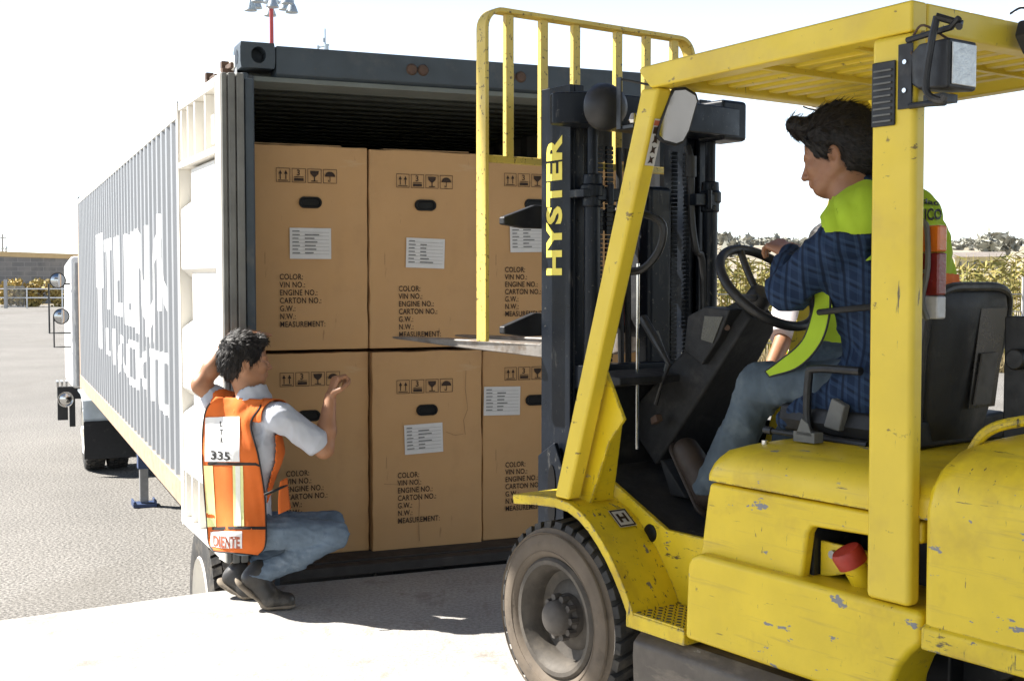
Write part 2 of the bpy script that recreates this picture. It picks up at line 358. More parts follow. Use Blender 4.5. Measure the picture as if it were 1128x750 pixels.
wf = empty('wire_fence', 'thin wire fence strung on grey posts along the edge of the dry corn field', 'fence', (9, 34.6, -1.0))
for x in (-3.6, 5.25, 14.0):
    MB().cyl((x, 0, 0), (x, 0, 2.6), .045, .04, 10).build('post', M['pole_grey'], wf)
for z in (.75, 1.2, 1.62, 2.1):
    MB().tube([(-8, 0, z), (-3.6, 0, z + .02), (.8, 0, z - .03), (5.25, 0, z + .02), (14, 0, z)], .018, 6).build('wire', M['galv'], wf)
# far yellow house
hx, hy = 82.6, 220.; hb = hz(hx, hy) - .6
ho = empty('yellow_house', 'long low pale yellow house with a dark roof far behind the corn', 'house', (hx, hy, hb), R(-18))
M['hwall'] = mat('pale yellow wall', (.52, .45, .26), .8, 0, .06, 1); M['hroof'] = mat('dark roof', (.2, .175, .155), .8, 0, .2, 2); M['hwin'] = mat('dark window', (.14, .14, .14), .2, 0, .1, 2)
MB().box((-4, -2, 0), (4, 2, 2.6)).build('wall', M['hwall'], ho)
MB().prism([(-4.4, -2.5, 2.6), (-4.4, 2.5, 2.6), (-4.4, 0, 3.5)], (8.8, 0, 0)).build('roof', M['hroof'], ho)
for x in (-3.1, -1.9, -.7, .5, 1.7, 2.9): MB().box((x - .22, -2.02, .9), (x + .22, -1.9, 1.8)).build('window', M['hwin'], ho)

# left background: stone wall, barrier, bush, poles
m, t, b = nodemat('grey stone wall')
tc = t.nodes.new('ShaderNodeTexCoord'); mp = t.nodes.new('ShaderNodeMapping'); mp.inputs['Rotation'].default_value = (R(90), 0, 0); br = t.nodes.new('ShaderNodeTexBrick')
br.inputs['Scale'].default_value = 1.0; br.inputs['Color1'].default_value = (.25, .235, .225, 1); br.inputs['Color2'].default_value = (.17, .165, .16, 1); br.inputs['Mortar'].default_value = (.33, .31, .29, 1)
br.inputs['Brick Width'].default_value = 1.3; br.inputs['Row Height'].default_value = .5; br.inputs['Mortar Size'].default_value = .03
t.links.new(tc.outputs['Object'], mp.inputs[0]); t.links.new(mp.outputs[0], br.inputs[0]); t.links.new(_mix(t, _ramp(t, _noise(t, .6), .45, .7), br.outputs[0], (.30, .275, .25, 1)), b.inputs['Base Color']); b.inputs['Roughness'].default_value = .9
M['stone'] = m
sw = empty('stone_wall', 'long grey stone wall with a yellow coping at the far edge of the yard', 'wall', (-52, 136, -1.0), R(22))
MB().prism([(-26, 0, 0), (30, 0, 0), (30, 0, 4.1), (-26, 0, 5.75)], (0, .6, 0)).build('stonework', M['stone'], sw)
M['coping'] = mat('yellow coping', (.66, .47, .24), .8, 0, .08, 1)
MB().prism([(-26, -.12, 5.755), (30, -.12, 4.105), (30, -.12, 4.65), (-26, -.12, 6.3)], (0, .84, 0)).build('coping', M['coping'], sw)
bush = empty('golden_bush', 'golden dry bush growing behind the white rails by the stone wall', 'bush', (-46.4, 118, -1.0))
M['gold'] = mat('golden leaves', (.42, .31, .10), .8, 0, .45, .9, wear=[((.22, .22, .06), 1.2, .55, .7, None)])
P = []
for k in range(26):
    c = np.array([random.uniform(-2.6, 3.4), random.uniform(-1, 1), random.uniform(.4, 2.0)]); q = rng.normal(size=(90, 3)); q /= np.linalg.norm(q, axis=1)[:, None]
    P.append(c + q * rng.random((90, 1)) ** .4 * [.8, .8, .75])
V, Fc = leafcloud(np.concatenate(P), .2); pydata('foliage', V, Fc, M['gold'], bush)
mb = MB()
for k in range(7): mb.tube([(-.3 + k * .15, 0, 0), (-1.8 + k * .7, random.uniform(-.5, .5), 1.6)], .05, 6)
mb.build('stem', M['wood'], bush)
ba = empty('rail_barrier', 'white two rail barrier with a mesh gate standing in front of the stone wall', 'barrier', (-49, 112, -1.0))
for z in (.95, 1.75): MB().box((-9, -.04, z - .05), (9, .04, z + .05)).build('rail', M['white_p'], ba)
for x in (-5.2, -1.0, 1.2, 3.2, 5.2, 8.4): MB().box((x - .05, -.05, 0), (x + .05, .05, 1.85)).build('post', M['white_p'], ba)
mb = MB(); mb.box((3.25, -.30, 0), (3.5, -.10, 2.6))
mb.build('gate_post', M['pole_grey'], ba)
mb = MB(); mb.box((3.5, -.26, .1), (5.1, -.18, .18)); mb.box((3.5, -.26, 1.9), (5.1, -.18, 1.98))
for k in range(14): mb.box((3.55 + k * .115, -.235, .18), (3.575 + k * .115, -.205, 1.9))
mb.build('gate_mesh', M['galv'], ba)
for i, (px, top, lab) in enumerate([(2.5, 258, 'taller grey utility pole with cross arms beyond the stone wall'), (6.6, 274, 'shorter grey utility pole right of the taller one beyond the stone wall')]):
    p = at(px, top, 150 + 6 * i); up = empty('utility_pole', lab, 'pole', (p.x, p.y, -1.0), 0, 'poles beyond the stone wall'); h = p.z + 1
    MB().cyl((0, 0, 0), (0, 0, h), .16, .11, 8).build('shaft', M['pole_grey'], up)
    for z, L in ((h - .5, .5), (h * .78, .7)): MB().box((-L, -.06, z), (L, .06, z + .12)).build('cross_arm', M['pole_grey'], up)
    for x in (-.5, .5): MB().cyl((x, 0, h * .78 + .12), (x, 0, h * .78 + .42), .09, .05, 8).build('insulator', M['lampgrey'], up)

# flood light mast, antenna, cables behind the container
lx = at(299, 20, 62); fm = empty('floodlight_mast', 'tall red pole carrying a ring of pale floodlights behind the container', 'light mast', (lx.x, lx.y, -1.0)); hh = at(299, 6, 62).z + 1
MB().cyl((0, 0, 0), (0, 0, hh), .17, .095, 12).build('pole', M['redpole'], fm)
mb = MB(); mb.cyl((0, 0, hh - .12), (0, 0, hh + .75), .14, .14, 12); mb.cyl((0, 0, hh + .1), (0, 0, hh + .2), .42, .42, 16); mb.build('head_ring', M['lampgrey'], fm)
for k in range(8):
    a_ = k * math.pi / 4 + .25; r_ = 1.0; c = Vector((math.cos(a_) * r_, math.sin(a_) * r_, hh + .02 + (.18 if k % 2 else -.1)))
    mb = MB(); mb.tube([(0, 0, hh + .2), c * .6 + Vector((0, 0, (hh + .35) * .4)), c + Vector((0, 0, .42))], .03, 6); arm = mb.build('arm', M['lampgrey'], fm)
    mb = MB(); mb.lathe([(.05, .46), (.11, .40), (.11, .24), (.20, .08), (.30, -.20), (.31, -.24), (.27, -.24), (.02, -.1)], c, (0, 0, 1), 18); mb.build('floodlight', M['lampgrey'], fm)
an = at(358, 32, 90); am = empty('antenna_mast', 'thin pale antenna mast with small fittings just above the container roof', 'antenna', (an.x, an.y, -1.0)); h = an.z + 1
MB().cyl((0, 0, 0), (0, 0, h), .12, .05, 8).build('pole', M['lampgrey'], am)
mb = MB(); mb.tube([(-.55, 0, h - 1.35), (.3, 0, h - 1.15)], .05, 6); mb.cyl((.1, 0, h - 1.5), (.1, 0, h - 1.1), .16, .16, 8); mb.cyl((-.5, 0, h - 1.5), (-.5, 0, h - 1.2), .08, .1, 8); mb.cyl((-.1, 0, h - .95), (-.1, 0, h - .65), .07, .07, 8); mb.build('bracket', M['lampgrey'], am)
for i, (y0, y1) in enumerate([(12, -6), (17, 2), (23, 11)]):
    A = at(1010, y0 + 10, 46); B = at(1340, y1 - 26, 30)
    tag(MB().tube([A + (A - B) * .6, A, (A + B) / 2 - Vector((0, 0, .12)), B, B + (B - A) * .5], .02, 6, sub=4).build('power_cable', M['wire']),
        ['pale overhead cable crossing the sky at top right, highest of three', 'pale overhead cable crossing the sky at top right, middle of three', 'pale overhead cable at top right, lowest and nearest the forklift roof'][i], 'cable', 'overhead cables')

# ================================================================== CONTAINER
ct = empty('shipping_container', 'long grey shipping container with open doors, loaded with brown cartons, white lettering on its side', 'container', OC, TC)
W, L, ZT = 2.438, 12.19, 2.64
def corr(x0, depth, v0, v1, z0, z1, pitch=.262, sign=1):   # corrugated sheet along v
    pts = []; v = v0; i = 0
    seq = [(0, .075), (1, .058), (1, .071), (0, .058)]
    while v < v1:
        for d, l in ((0, 0), (0, .078), (1, .134), (1, .205)):
            if v + l <= v1: pts.append((x0 + sign * depth * d, v + l))
        v += pitch
    pts.append((x0, v1)); return pts
pts = corr(.002, .040, .10, 12.06, 0, 0)
mb = MB(); lo = [mb.bm.verts.new((x, v, .20)) for x, v in pts]; hi = [mb.bm.verts.new((x, v, 2.545)) for x, v in pts]
for i in range(len(pts) - 1): mb.bm.faces.new((lo[i], lo[i + 1], hi[i + 1], hi[i]))
o = mb.build('side_wall', M['cside'], ct, smooth=0); sm_ = o.modifiers.new('thickness', 'SOLIDIFY'); sm_.thickness = .003
pts = corr(W - .002, .040, .10, 12.06, 0, 0, sign=-1)
mb = MB(); lo = [mb.bm.verts.new((x, v, .20)) for x, v in pts]; hi = [mb.bm.verts.new((x, v, 2.545)) for x, v in pts]
for i in range(len(pts) - 1): mb.bm.faces.new((lo[i], lo[i + 1], hi[i + 1], hi[i]))
o = mb.build('side_wall', M['cside'], ct, smooth=0); sm_ = o.modifiers.new('thickness', 'SOLIDIFY'); sm_.thickness = .003
for x in (0.0, W - .065):
    MB().box((x - .004, .14, 2.54), (x + .065, 12.1, 2.605)).build('top_rail', M['cwhite'], ct, .006)
    MB().box((x - .006, .14, .03), (x + .06, 12.1, .20)).build('bottom_rail', M['crail'], ct, .006)
# big lettering on the side, each stroke cut to the corrugation
def wall_x(v):
    q = (v - .10) % .262
    d = 0 if q <= .078 else ((q - .078) / .056 if q < .134 else (1 if q <= .205 else 1 - (q - .205) / .057))
    return .002 + .040 * d
V = []; Fc = []
def stroke(v0, z0a, z1a, v1, z0b, z1b):                 # quad strip between two v's (v decreasing = reading direction)
    lo_, hi_ = min(v0, v1), max(v0, v1); br_k = [.10 + .262 * k + o_ for k in range(48) for o_ in (0, .078, .134, .205)]
    vsm = sorted([lo_, hi_] + [q for q in br_k if lo_ + 1e-4 < q < hi_ - 1e-4]); vsm = vsm if v1 > v0 else vsm[::-1]; n = len(vsm) - 1; base = len(V)
    for i in range(n + 1):
        v = vsm[i]; f = (v - v0) / (v1 - v0); x = wall_x(v) - .004
        V.append((x, v, z0a + (z0b - z0a) * f)); V.append((x, v, z1a + (z1b - z1a) * f))
    for i in range(n): Fc.append((base + 2 * i, base + 2 * i + 1, base + 2 * i + 3, base + 2 * i + 2))
def glyph(ch, v, wd, zb, zt):                           # block capitals
    s = wd * .30; h = zt - zb; e = .17 * h; V1 = v - wd
    if ch in 'HMNAULDER1TI':
        pass
    if ch == 'I': stroke(v, zb, zt, V1, zb, zt); return
    if ch == 'T': stroke(v, zt - e, zt, V1, zt - e, zt); stroke(v - wd / 2 + s / 2, zb, zt - e, v - wd / 2 - s / 2, zb, zt - e); return
    if ch == 'L': stroke(v, zb, zt, v - s, zb, zt); stroke(v - s, zb, zb + e, V1, zb, zb + e); return
    if ch == 'U': stroke(v, zb, zt, v - s, zb, zt); stroke(V1 + s, zb, zt, V1, zb, zt); stroke(v - s, zb, zb + e, V1 + s, zb, zb + e); return
    if ch == 'N': stroke(v, zb, zt, v - s, zb, zt); stroke(V1 + s, zb, zt, V1, zb, zt); stroke(v - s, zt - 2 * e, zt, V1 + s, zb, zb + 2 * e); return
    if ch == 'A': stroke(v, zb, zb + e, v - wd * .42, zt - e, zt); stroke(v - wd * .42, zb + h * .3, zt, v - wd * .6, zb + h * .3, zt); stroke(v - wd * .6, zt - e, zt, V1, zb, zb + e); stroke(v - wd * .2, zb, zb + h * .5, v - wd * .32, zb + h * .1, zb + h * .75); return
    if ch == 'C': stroke(v, zb + e, zt - e, v - s, zb, zt); stroke(v - s, zt - e, zt, V1, zt - e, zt); stroke(v - s, zb, zb + e, V1, zb, zb + e); return
    if ch == 'E': stroke(v, zb, zt, v - s, zb, zt); stroke(v - s, zt - e, zt, V1, zt - e, zt); stroke(v - s, zb, zb + e, V1, zb, zb + e); stroke(v - s, zb + h / 2 - e / 2, zb + h / 2 + e / 2, V1 + s * .5, zb + h / 2 - e / 2, zb + h / 2 + e / 2); return
    if ch == 'K': stroke(v, zb, zt, v - s, zb, zt); stroke(v - s, zb + h * .35, zb + h * .65, V1, zt - e, zt); stroke(v - s, zb + h * .35, zb + h * .65, V1, zb, zb + e); return
    if ch == 'R': stroke(v, zb, zt, v - s, zb, zt); stroke(v - s, zt - e, zt, V1, zt - e, zt); stroke(v - s, zb + h * .42, zb + h * .42 + e, V1, zb + h * .42, zb + h * .42 + e); stroke(V1 + s, zb + h * .42 + e, zt - e, V1, zb + h * .42 + e, zt - e); stroke(v - s, zb + h * .3, zb + h * .42, V1, zb, zb + e); return
# reading direction is from the far end (large v) towards the doors
for ch, v, wd, zb, zt in [('I', 9.0, .85, 1.42, 2.02), ('I', 8.75, .42, .74, 1.42), ('T', 7.95, .95, 1.20, 1.93), ('L', 6.85, .85, 1.16, 1.92), ('I', 6.6, .3, 1.5, 1.93), ('U', 5.85, .9, 1.10, 1.92), ('I', 5.5, .26, 1.3, 1.9), ('N', 4.85, .95, 1.06, 1.93), ('A', 3.85, 1.05, .98, 1.98)]: glyph(ch, v, wd, zb, zt)
for ch, v, wd, zb, zt in [('L', 7.8, .55, .72, 1.0), ('I', 7.1, .34, .66, 1.02), ('A', 6.6, .8, .60, .99), ('C', 5.65, .7, .58, .98), ('K', 4.85, .75, .58, .98), ('T', 4.0, .55, .58, .98), ('C', 3.4, .62, .55, .99)]: glyph(ch, v, wd, zb, zt)
pydata('side_lettering', V, Fc, M['cletter'], ct)
# roof, floor, front wall, interior
mb = MB(); pts = corr(2.56, .025, .12, 12.06, 0, 0, pitch=.26)
a0 = [mb.bm.verts.new((.065, v, z)) for z, v in pts]; a1 = [mb.bm.verts.new((W - .065, v, z)) for z, v in pts]
for i in range(len(pts) - 1): mb.bm.faces.new((a0[i], a1[i], a1[i + 1], a0[i + 1]))
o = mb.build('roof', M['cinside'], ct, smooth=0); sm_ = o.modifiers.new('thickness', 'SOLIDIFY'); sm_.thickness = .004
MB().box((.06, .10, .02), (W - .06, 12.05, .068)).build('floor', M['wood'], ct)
MB().box((.06, 12.06, .03), (W - .06, 12.14, 2.6)).build('front_wall', M['cside'], ct)
# inner lining: roof ribs seen under the header
mb = MB()
for k in range(20): mb.box((.07, .17 + k * .19, 2.505), (W - .07, .26 + k * .19, 2.556))
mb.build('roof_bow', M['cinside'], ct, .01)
# rear frame
for x0, x1 in ((.0, .066), (W - .066, W)):
    MB().box((x0, .012, .10), (x1, .14, 2.49)).build('corner_post', M['cblue'], ct, .008)
for x0 in (0, W - .06):
    for z in (.5, 1.05, 1.6, 2.15, 2.42): MB().cyl((x0 + (.012 if x0 == 0 else .05), -.012, z - .07), (x0 + (.012 if x0 == 0 else .05), -.012, z + .07), .022, n=12).build('hinge', M['cblue'], ct, .004)
MB().prism([(.17, .0, 2.635), (.17, .0, 2.50), (.17, .03, 2.485), (.17, .13, 2.485), (.17, .13, 2.635)], (W - .34, 0, 0)).build('header', M['cblue'], ct, .006)
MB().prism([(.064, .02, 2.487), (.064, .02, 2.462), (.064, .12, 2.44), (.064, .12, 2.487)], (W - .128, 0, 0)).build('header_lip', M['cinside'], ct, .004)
for u in (.86, .92, 1.40, 1.46): MB().lathe([(.0, .014), (.022, .012), (.03, 0), (.03, -.01)], (u, -.002, 2.565), (0, -1, 0), 14).build('header_bolt', M['rust'], ct)
MB().box((.02, 0, .012), (W - .02, .09, .062)).build('sill', M['wood'], ct, .006)
MB().box((.06, .09, .0), (W - .06, .14, .05)).build('sill_back', M['rust'], ct)
def casting(x0, z0, name='corner_casting', v0=-.004, d=.178):   # block with an oval eye in its rear face and its outer side
    x1, z1 = x0 + .168, z0 + .122; c = (x0 + .088, z0 + .062); n = 24; mb = MB()
    ang = [2 * math.pi * k / n + math.pi / n for k in range(n)]
    def sq(a_):
        cx, cz = math.cos(a_), math.sin(a_); k_ = min((.084 if abs(cx) > 1e-9 else 9) / max(abs(cx), 1e-9), .061 / max(abs(cz), 1e-9)); return (x0 + .084 + cx * k_, z0 + .061 + cz * k_)
    out = [(sq(a_)[0], v0, sq(a_)[1]) for a_ in ang]; rim = [(c[0] + math.cos(a_) * .036, v0, c[1] + math.sin(a_) * .040) for a_ in ang]; inn = [(p[0], v0 + .10, p[2]) for p in rim]
    back = [(p[0], v0 + d, p[2]) for p in out]
    mb.loft([inn, rim, out, back], cap=False); mb.bm.faces.new([mb.bm.verts.new(p) for p in inn][::-1]); mb.bm.faces.new([mb.bm.verts.new(p) for p in back])
    o = mb.build(name, M['cblue'], ct, 0, 30)
    MB().cyl((x0 - .002, .085, z0 + .06), (x0 + .02, .085, z0 + .06), .035, n=18).build('side_eye', M['hole'], o)
    return o
casting(-.003, 2.522); casting(W - .165, 2.522); casting(-.003, -.02); casting(W - .165, -.02)
for v in (11.95,):
    for x in (-.003, W - .165): MB().box((x, v, 2.525), (x + .168, v + .178, 2.645)).build('corner_casting', M['cside'], ct, .01); MB().box((x, v, -.02), (x + .168, v + .178, .1)).build('corner_casting', M['crail'], ct, .01)
    for x in (0, W - .08): MB().box((x - .003, v + .02, .1), (x + .08, v + .17, 2.53)).build('corner_post', M['crail'], ct, .01)

# left door folded back against the side, white inner face outwards; d runs along the door from the hinge, w outwards
DP = Vector((-.080, -.17, 0)); DQ = Vector((-.128, .93, 0)); DD = (DQ - DP).normalized(); DW = Vector((-DD.y, DD.x, 0)); DLEN = (DQ - DP).length
if DW.x > 0: DW = -DW
def D(d, o_, z): return DP + DD * d + DW * o_ + Vector((0, 0, z))
def dbox(mb, d0, d1, o0, o1, z0, z1): mb.hull8([D(d0, o0, z0), D(d1, o0, z0), D(d1, o1, z0), D(d0, o1, z0), D(d0, o0, z1), D(d1, o0, z1), D(d1, o1, z1), D(d0, o1, z1)])
DB, DT = .17, 2.46
mb = MB(); dbox(mb, .03, DLEN, -.06, -.012, DB, DT); door = mb.build('door', M['cwhite'], ct, .004)
mb = MB(); dbox(mb, .0, .11, -.06, .05, DB, DT)                         # hinge side stile
dbox(mb, DLEN - .055, DLEN, -.02, .05, DB, DT); dbox(mb, .11, DLEN - .055, -.012, .05, DT - .05, DT); dbox(mb, .11, DLEN - .055, -.012, .05, DB, DB + .05)
dbox(mb, .11, DLEN - .055, -.012, .052, 2.10, 2.135); dbox(mb, .11, DLEN - .055, -.012, .052, DB + .30, DB + .335)
mb.build('door_frame', M['cwhite'], door, .005)
mb = MB()
for z in (1.72, 1.08, .62):                                             # pressed panel fields with sloped edges
    d0, d1 = .11, DLEN - .06; zz0, zz1 = z - .16, z + .16
    mb.loft([[D(d0, -.014, zz0 - .05), D(d1, -.014, zz0 - .05), D(d1, -.014, zz1 + .05), D(d0, -.014, zz1 + .05)], [D(d0, .045, zz0), D(d1, .045, zz0), D(d1, .045, zz1), D(d0, .045, zz1)]])
dbox(mb, .11, DLEN - .24, -.014, .022, DB + .34, 2.09)
mb.build('door_panel', M['cwhite'], door, .012)
for d in (.36, .62, .80, .98):
    for z0, z1 in ((2.135, DT - .05), (DB + .05, DB + .30)): mb = MB(); dbox(mb, d, d + .03, -.012, .045, z0, z1); mb.build('door_rib', M['cwhite'], door, .004)
mb = MB(); dbox(mb, .11, .30, -.012, .03, 2.16, 2.30); mb.build('door_block', M['cwhite'], door, .004)
mb = MB(); dbox(mb, -.035, -.002, -.055, -.02, DB, DT); dbox(mb, -.03, -.002, -.015, .018, DB, DT); dbox(mb, -.022, -.002, .022, .046, DB, DT)
mb.build('door_gasket', M['gasket'], door, .006)
mb = MB(); dbox(mb, -.02, .02, -.10, -.062, DB + .02, DT - .02); mb.build('hinge_plate', M['cblue'], door, .004)
mb = MB()
for d in (.42, .80):
    mb.tube([D(d, -.085, DB - .03), D(d, -.085, DT + .07)], .017, 10)
mb.build('locking_bar', M['galv'], door)
for d in (.42, .80):
    mb = MB(); dbox(mb, d - .02, d + .02, -.11, -.05, DT + .06, DT + .09); dbox(mb, d - .09, d + .05, -.10, -.075, DT + .085, DT + .11); dbox(mb, d + .04, d + .08, -.10, -.06, DT + .085, DT + .135)
    mb.build('locking_cam', M['rust'], door, .003)
mb = MB()
for z in (.45, .58, .70, .95): mb.lathe([(.0, .02), (.012, .018), (.016, 0)], D(.32, .024, z), DW, 8)
mb.build('door_bolt', M['rust'], door)
# right door folded back along the far side
mb = MB(); mb.hull8([(W + .05, -.12, DB), (W + .10, -.12, DB), (W + .22, 1.02, DB), (W + .17, 1.02, DB), (W + .05, -.12, DT), (W + .10, -.12, DT), (W + .22, 1.02, DT), (W + .17, 1.02, DT)])
mb.build('door', M['cblue'], ct, .006)

# ================================================================== CARTONS
def symbols(pl, o, x, y, s):                            # arrows, stack number, glass, umbrella in four square frames
    g = s * 1.13
    for k in range(4): pl.frame(k * g, 0, k * g + s, s, s * .035, o, x, y)
    for cx in (.30, .70):
        pl.quad(s * (cx - .035), s * .2, s * (cx + .035), s * .62, o, x, y); pl.poly([(s * (cx - .13), s * .58), (s * (cx + .13), s * .58), (s * cx, s * .86)], o, x, y)
    pl.quad(s * .14, s * .10, s * .86, s * .155, o, x, y)
    b_ = g; pl.text('3', s * .58, o + x * (b_ + s * .32) + y * s * .50, x, y, bold=.012)
    pl.quad(b_ + s * .16, s * .37, b_ + s * .84, s * .42, o, x, y); pl.quad(b_ + s * .16, s * .11, b_ + s * .84, s * .31, o, x, y)
    b_ = 2 * g; pl.poly([(b_ + s * .2, s * .86), (b_ + s * .5, s * .36), (b_ + s * .8, s * .86), (b_ + s * .58, s * .86), (b_ + s * .50, s * .72), (b_ + s * .46, s * .86)][::1], o, x, y) if False else None
    pl.poly([(b_ + s * .18, s * .86), (b_ + s * .22, s * .62), (b_ + s * .44, s * .42), (b_ + s * .56, s * .42), (b_ + s * .78, s * .62), (b_ + s * .82, s * .86)], o, x, y)
    pl.quad(b_ + s * .46, s * .16, b_ + s * .54, s * .42, o, x, y); pl.quad(b_ + s * .26, s * .10, b_ + s * .74, s * .16, o, x, y)
    b_ = 3 * g; pl.poly([(b_ + s * (.5 + .38 * math.cos(a_)), s * (.48 + .36 * math.sin(a_))) for a_ in [math.pi * k / 10 for k in range(11)]], o, x, y)
    pl.quad(b_ + s * .475, s * .16, b_ + s * .525, s * .50, o, x, y); pl.quad(b_ + s * .36, s * .12, b_ + s * .51, s * .165, o, x, y); pl.quad(b_ + s * .36, s * .12, b_ + s * .405, s * .24, o, x, y)
LINES = ['COLOR:', 'VIN NO.:', 'ENGINE NO.:', 'CARTON NO.:', 'G.W.:', 'N.W.:', 'MEASUREMENT:']
X_, Z_ = Vector((1, 0, 0)), Vector((0, 0, 1))
def carton(label, u0, u1, z0, z1, v0, sym, hole, lab, txt, lab_tilt=0, tilt=0, dash=False, dep=1.7):
    """all in container coordinates; sym/txt: left, top; hole, lab: centre"""
    base = Vector(((u0 + u1) / 2, v0, z0)); wpos = CW(base.x, base.y, base.z)
    r_ = empty('carton', label, 'carton', wpos, TC + tilt, 'brown cartons stacked in the container')
    hw = (u1 - u0) / 2; h = z1 - z0
    mb = MB(); nx, nz = 9, 15                            # slightly bowed faces
    for k in range(1): pass
    front = [[None] * (nz + 1) for _ in range(nx + 1)]
    def bow(i, k): return -.006 * math.sin(math.pi * i / nx) * math.sin(math.pi * k / nz) * random.uniform(.7, 1.3) + random.uniform(-.0006, .0006)
    for i in range(nx + 1):
        for k in range(nz + 1):
            front[i][k] = mb.bm.verts.new((-hw + 2 * hw * i / nx + (random.uniform(-.003, .003) if i in (0, nx) else 0), bow(i, k), h * k / nz + (random.uniform(-.003, .003) if k == nz else 0)))
    for i in range(nx):
        for k in range(nz): mb.bm.faces.new((front[i][k], front[i + 1][k], front[i + 1][k + 1], front[i][k + 1]))
    loop = [front[i][0] for i in range(nx + 1)] + [front[nx][k] for k in range(1, nz + 1)] + [front[i][nz] for i in range(nx - 1, -1, -1)] + [front[0][k] for k in range(nz - 1, 0, -1)]
    back = [mb.bm.verts.new((v.co.x, dep, v.co.z)) for v in loop]
    for i in range(len(loop)): mb.bm.faces.new((loop[i], back[i], back[(i + 1) % len(loop)], loop[(i + 1) % len(loop)]))
    mb.bm.faces.new(back)
    mb.build('box_body', M['card'], r_, .006, 40)
    O = lambda u, z: Vector((u - base.x, -.0085, z - z0))
    pl = Plate(); symbols(pl, O(*sym), X_, Z_, .072)
    pl.build('handling_symbols', M['ink'], r_)
    pl = Plate(); ls = .0405
    for i, s in enumerate(LINES): pl.text(s, .041, O(txt[0], txt[1] - i * ls), X_, Z_, bold=.012, spacing=1.06, xs=.78)
    pl.build('printed_text', M['ink'], r_)
    # moulded hand hole
    o = O(*hole); n = 28
    def oval(a, b_, e): return [o + X_ * (max(0, a - b_) * (1 if math.cos(t_) > 0 else -1) + b_ * math.cos(t_)) + Z_ * b_ * math.sin(t_) + Vector((0, e, 0)) for t_ in [2 * math.pi * (k + .5) / n for k in range(n)]]
    mb = MB(); mb.loft([oval(.060, .030, .004), oval(.059, .029, -.006), oval(.049, .020, -.006), oval(.046, .017, -.0008)]); hh_ = mb.build('hand_hole', M['hole'], r_, 0, 50)
    if lab:
        c = O(*lab); ca, sa = math.cos(lab_tilt), math.sin(lab_tilt); lx_ = X_ * ca + Z_ * sa; lz_ = Z_ * ca - X_ * sa; c = c - Vector((0, .0015, 0))
        lw, lh = .108, .079
        mb = MB(); n6 = 6; rows = []
        for k in range(n6 + 1): rows.append([c + lx_ * (-lw + 2 * lw * i / n6) + lz_ * (-lh + 2 * lh * k / n6) + Vector((0, -random.uniform(0, .0012), 0)) for i in range(n6 + 1)])
        vv = [[mb.bm.verts.new(p) for p in r0] for r0 in rows]
        for k in range(n6):
            for i in range(n6): mb.bm.faces.new((vv[k][i], vv[k][i + 1], vv[k + 1][i + 1], vv[k + 1][i]))
        sh = mb.build('shipping_label', M['paper'], r_, 0, 30)
        pl = Plate(); c2 = c - Vector((0, .003, 0))
        for i in range(7):
            y_ = lh * .72 - i * lh * .235
            pl.quad(-lw * .9, y_ - .0006, lw * .9, y_ + .0006, c2, lx_, lz_)
            pl.quad(-lw * .88, y_ + .003, -lw * random.uniform(.5, .62), y_ + .0085, c2, lx_, lz_)
            if i: pl.quad(-lw * .28, y_ + .003, lw * random.uniform(.0, .42), y_ + .0095, c2, lx_, lz_)
        pl.build('label_print', M['ink_grey'], sh)
    return r_
ZB0, ZB1, ZU0, ZU1 = .068, 1.125, 1.142, 2.190
carton('brown carton in the top row at the left container post', .090, .703, ZU0, ZU1, .275, (.222, 2.00), (.398, 1.90), (.397, 1.69), (.235, 1.505))
carton('brown carton in the top row, centre, above the fork tip', .712, 1.345, ZU0, ZU1 - .004, .27, (.858, 1.99), (1.02, 1.90), (1.018, 1.645), (.868, 1.443), -.03)
carton('brown carton in the top row half hidden by the yellow backrest post', 1.356, 1.975, ZU0, ZU1 - .01, .28, (1.478, 2.015), (1.66, 1.92), (1.62, 1.735), (1.482, 1.546), .02)
carton('brown carton in the top row far right behind the mast', 1.985, 2.365, ZU0, ZU1 - .01, .30, (2.02, 2.0), (2.17, 1.9), None, (2.02, 1.5))
carton('brown carton in the bottom row behind the crouching worker', .090, .706, ZB0, ZB1, .285, (.234, .955), (.385, .80), None, (.262, .49), tilt=.0)
carton('creased brown carton in the bottom row, centre, with a torn label', .718, 1.338, ZB0 - .004, ZB1 - .002, .255, (.850, .90), (1.02, .807), (1.0, .655), (.853, .45), .03, .0)
carton('bottom row brown carton with its label beside the hand hole, above the forklift wheel', 1.350, 1.975, ZB0, ZB1 - .01, .275, (1.478, .95), (1.665, .835), (1.462, .838), (1.482, .468), -.02)
carton('brown carton in the bottom row far right behind the mast', 1.987, 2.365, ZB0, ZB1 - .01, .30, (2.02, .95), (2.17, .82), None, (2.02, .47))
# creases pressed into the middle carton of the bottom row
M['crease'] = mat('crease in cardboard', (.25, .145, .072), .85, 0, .1, 9)
cc = [o_ for o_ in COL.objects if o_.get('label', '').startswith('creased brown carton')][0]
pl = Plate(); o_ = Vector((0, -.0088, 0))
def crease(pts, wd):
    for (x0, z0), (x1, z1) in zip(pts[:-1], pts[1:]):
        d = Vector((x1 - x0, 0, z1 - z0)).normalized(); n_ = Vector((-d.z, 0, d.x)) * wd; k = len(pl.V); A_, B_ = Vector((x0, -.0092, z0)), Vector((x1, -.0092, z1)); pl.V += [A_ - n_, A_ + n_, B_ + n_ * .8, B_ - n_ * .8]; pl.F.append((k, k + 1, k + 2, k + 3))
crease([(-.055, .04), (-.058, .14), (-.054, .26), (-.057, .38)], .0016); crease([(.215, .95), (.21, .85), (.225, .74), (.20, .68), (.21, .60)], .0014); crease([(.10, .62), (.15, .60), (.20, .605)], .001); crease([(-.25, .36), (-.15, .35), (-.05, .37)], .001)
